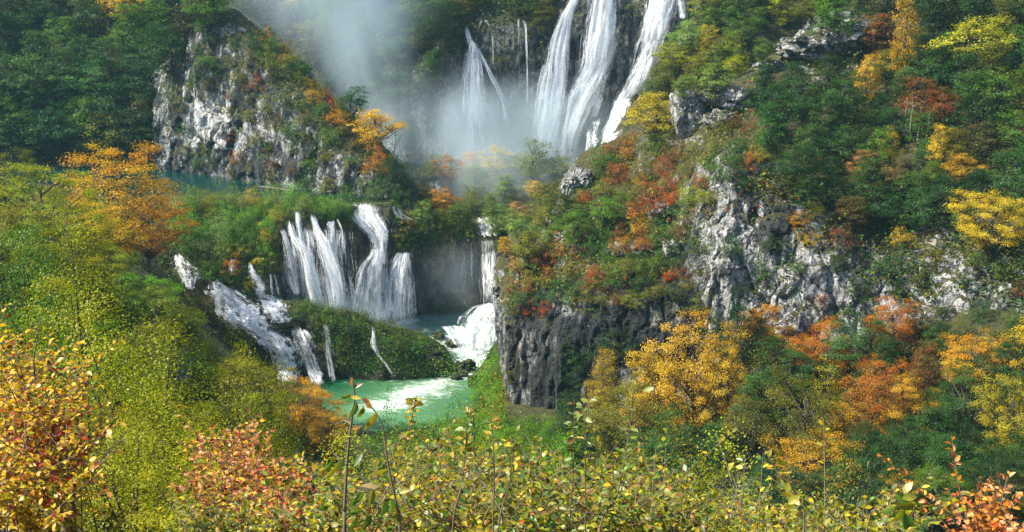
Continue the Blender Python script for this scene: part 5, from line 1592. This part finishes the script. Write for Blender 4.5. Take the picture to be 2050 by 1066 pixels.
bare_tree("whitish bare twigs above the pale yellow shrub", 1462, 1066, 945, 0.1, M_GREYBARK, 16, 41, 0.8, 0.010, Y=11.0, name="bare_shrub")
bare_tree("crooked bare twig beside the bright orange sapling", 1992, 1066, 948, 0.15, M_GREYBARK, 7, 43, 0.45, 0.010, Y=13.2, name="bare_shrub")

# fine-leaved shrubs of the near slope
def near_shrub(label, cx, cy, w, h, colour, Y, hid):
    base = at(cx, cy + h * 0.5, Y)
    lm, tm = NEARB[hid % len(NEARB)]
    d = (base[1] * cp + (CAM_H - base[2]) * sp) / FPX
    gz_ = float(ground_z(base[0], base[1]))
    root = link("shrub", None, None, (base[0], base[1], min(base[2], gz_ + 1.0) if base[2] > gz_ else gz_ - 0.1))
    top = base[2] + h * d * 1.0
    sz = max(top - root.location.z, 1.0)
    root.scale = (w * d / 1.25, w * d / 1.25, sz)
    root.rotation_euler = (0, 0, hid * 1.7)
    c = link("foliage", lm, root); fit_colour(c, colour, 0.08, prng)
    link("stems", tm, root)
    tag(root, label, "shrub")
for a in (
    ("yellow-green fine-leaved shrub above the red and cream leaves", 300, 790, 300, 260, 'yellow-green', 34, 0),
    ("olive fine-leaved shrub behind the golden western shrub", 180, 700, 280, 260, 'yellow-green', 40, 1),
    ("dark olive shrub in the hollow behind the red and cream leaves", 450, 800, 230, 170, 'olive', 44, 2),
    ("green fine-leaved shrub at the western edge above golden leaves", 70, 560, 230, 170, 'green', 50, 3),
    ("yellow-green bush between the golden bush and the red shrub", 545, 850, 160, 150, 'yellow-green', 48, 0),
    ("broad yellow-green shrub in the lower western corner", 270, 960, 330, 280, 'yellow-green', 24, 2),
    ("olive yellow shrub beneath the dark forked stems", 430, 1010, 300, 200, 'yellow-green', 22, 3),
    ("leafy olive shrub behind the golden leaves' lower edge", 130, 930, 280, 300, 'olive', 27, 4),
    ("olive shrub filling the gap behind the saplings", 780, 1000, 300, 200, 'yellow-green', 20, 0),
    ("olive shrub behind the near yellow-leaved shrub", 960, 990, 300, 180, 'olive', 19, 1),
    ("dark olive shrub behind the green and yellow shrub", 1130, 1000, 300, 190, 'yellow-green', 18, 2),
    ("olive shrub behind the whitish bare twigs", 1340, 1040, 320, 200, 'olive', 18, 3),
    ("low olive shrub behind the pale yellow shrub", 1560, 1060, 320, 130, 'yellow-green', 18, 4),
    ("low olive shrub behind the long pointed leaves", 1740, 1080, 260, 130, 'olive', 18, 0),
    ("green bush at the pool's shaded near edge", 760, 890, 150, 110, 'green', 60, 2),
    ("bright green bush below the pool's grassy bank", 900, 900, 190, 110, 'bright green', 90, 3),
    ("bright green bush before the dark cliff's lowest rock", 1040, 920, 190, 130, 'bright green', 80, 4),
): near_shrub(*a)

# bare limbs showing through the near slope's crowns
for a in (("dark leaning branch among the yellow-green crowns by the tall orange tree", 40, 500, 405, 1.0, 61, 75), ("dark forked stem in the yellow-green thicket", 125, 490, 420, 0.35, 62, 80), ("dark bare stem rising through the near yellow-green shrubs", 165, 1000, 840, 0.75, 63, 22),
          ("dark twiggy sapling stem beside the golden shrub", 72, 800, 640, 0.1, 64, 12.5), ("dark crooked branch over the hollow on the near slope", 345, 745, 690, 0.9, 65, 60)):
    bare_tree(a[0], a[1], a[2], a[3], a[4], M_BARK, 9, a[5], 0.55, 0.014, Y=a[6], name="bare_shrub")
# ------------------------------------------------------------------ air
def haze_box():
    t = NT("haze_air")
    v = t.n("VolumePrincipled")
    v.inputs["Color"].default_value = (0.36, 0.74, 0.92, 1)
    v.inputs["Density"].default_value = 0.0001
    v.inputs["Anisotropy"].default_value = 0.2
    t.l(v.outputs[0], t.out.inputs[1])
    x0, x1, y0, y1, z0, z1 = -330, 330, -40, 440, -8, 118
    V = np.array([[x, y, z] for x in (x0, x1) for y in (y0, y1) for z in (z0, z1)], float)
    F = np.array([[0, 1, 3, 2], [4, 6, 7, 5], [0, 4, 5, 1], [2, 3, 7, 6], [0, 2, 6, 4], [1, 5, 7, 3]])
    tag(link("haze", mesh_np("haze", V, F, [t.m])), kind='stuff')
haze_box()
def mist(name, c, rad, dens, seed, nscale=0.06, thr=0.36, aniso=0.0, rot=0.0):
    import bmesh
    bm = bmesh.new(); bmesh.ops.create_icosphere(bm, subdivisions=3, radius=1.0)
    me = bpy.data.meshes.new(name); bm.to_mesh(me); bm.free()
    t = NT(name + "_air")
    tc = t.n("TexCoord")
    g = t.n("NewGeometry")
    nz = t.noise(t.mapping(g.outputs["Position"], (1.0, 1.0, 0.55)), nscale, 4, 0.55, 0.6)
    vl = t.n("VectorMath", operation='LENGTH')
    t.l(tc.outputs["Object"], vl.inputs[0])
    fall = t.ramp(t.math('SUBTRACT', 1.0, vl.outputs["Value"]), 0.0, 0.75)
    dn = t.math('MULTIPLY', t.math('MULTIPLY', t.ramp(nz, thr, thr + 0.34), fall), dens)
    v = t.n("VolumePrincipled")
    v.inputs["Color"].default_value = (0.78, 0.93, 1.0, 1)
    v.inputs["Anisotropy"].default_value = aniso
    t.l(dn, v.inputs["Density"])
    t.l(v.outputs[0], t.out.inputs[1])
    me.materials.append(t.m)
    o = link(name, me)
    o.location = c; o.scale = rad; o.rotation_euler = (0, rot, 0)
    tag(o, kind='stuff')
mist("spray_mist", q(665, 273, 66), (28, 13, 33), 0.055, 1, 0.06, 0.30, rot=0.25)
mist("spray_mist", q(730, 270, 42), (12, 10, 20), 0.06, 7, 0.07, 0.30, rot=0.15)
mist("spray_mist", q(1040, 268, 29), (28, 9, 13), 0.065, 2, 0.08, 0.25)
mist("spray_mist", q(850, 264, 30), (20, 11, 15), 0.06, 3, 0.07, 0.30)
mist("spray_mist", q(700, 209.5, 7), (11, 4.5, 5.5), 0.13, 4, 0.2, 0.28)
mist("spray_mist", q(900, 222, 10), (12, 5, 9), 0.03, 5, 0.15, 0.30)
mist("spray_mist", q(990, 240, 24), (24, 9, 11), 0.05, 6, 0.10, 0.28)
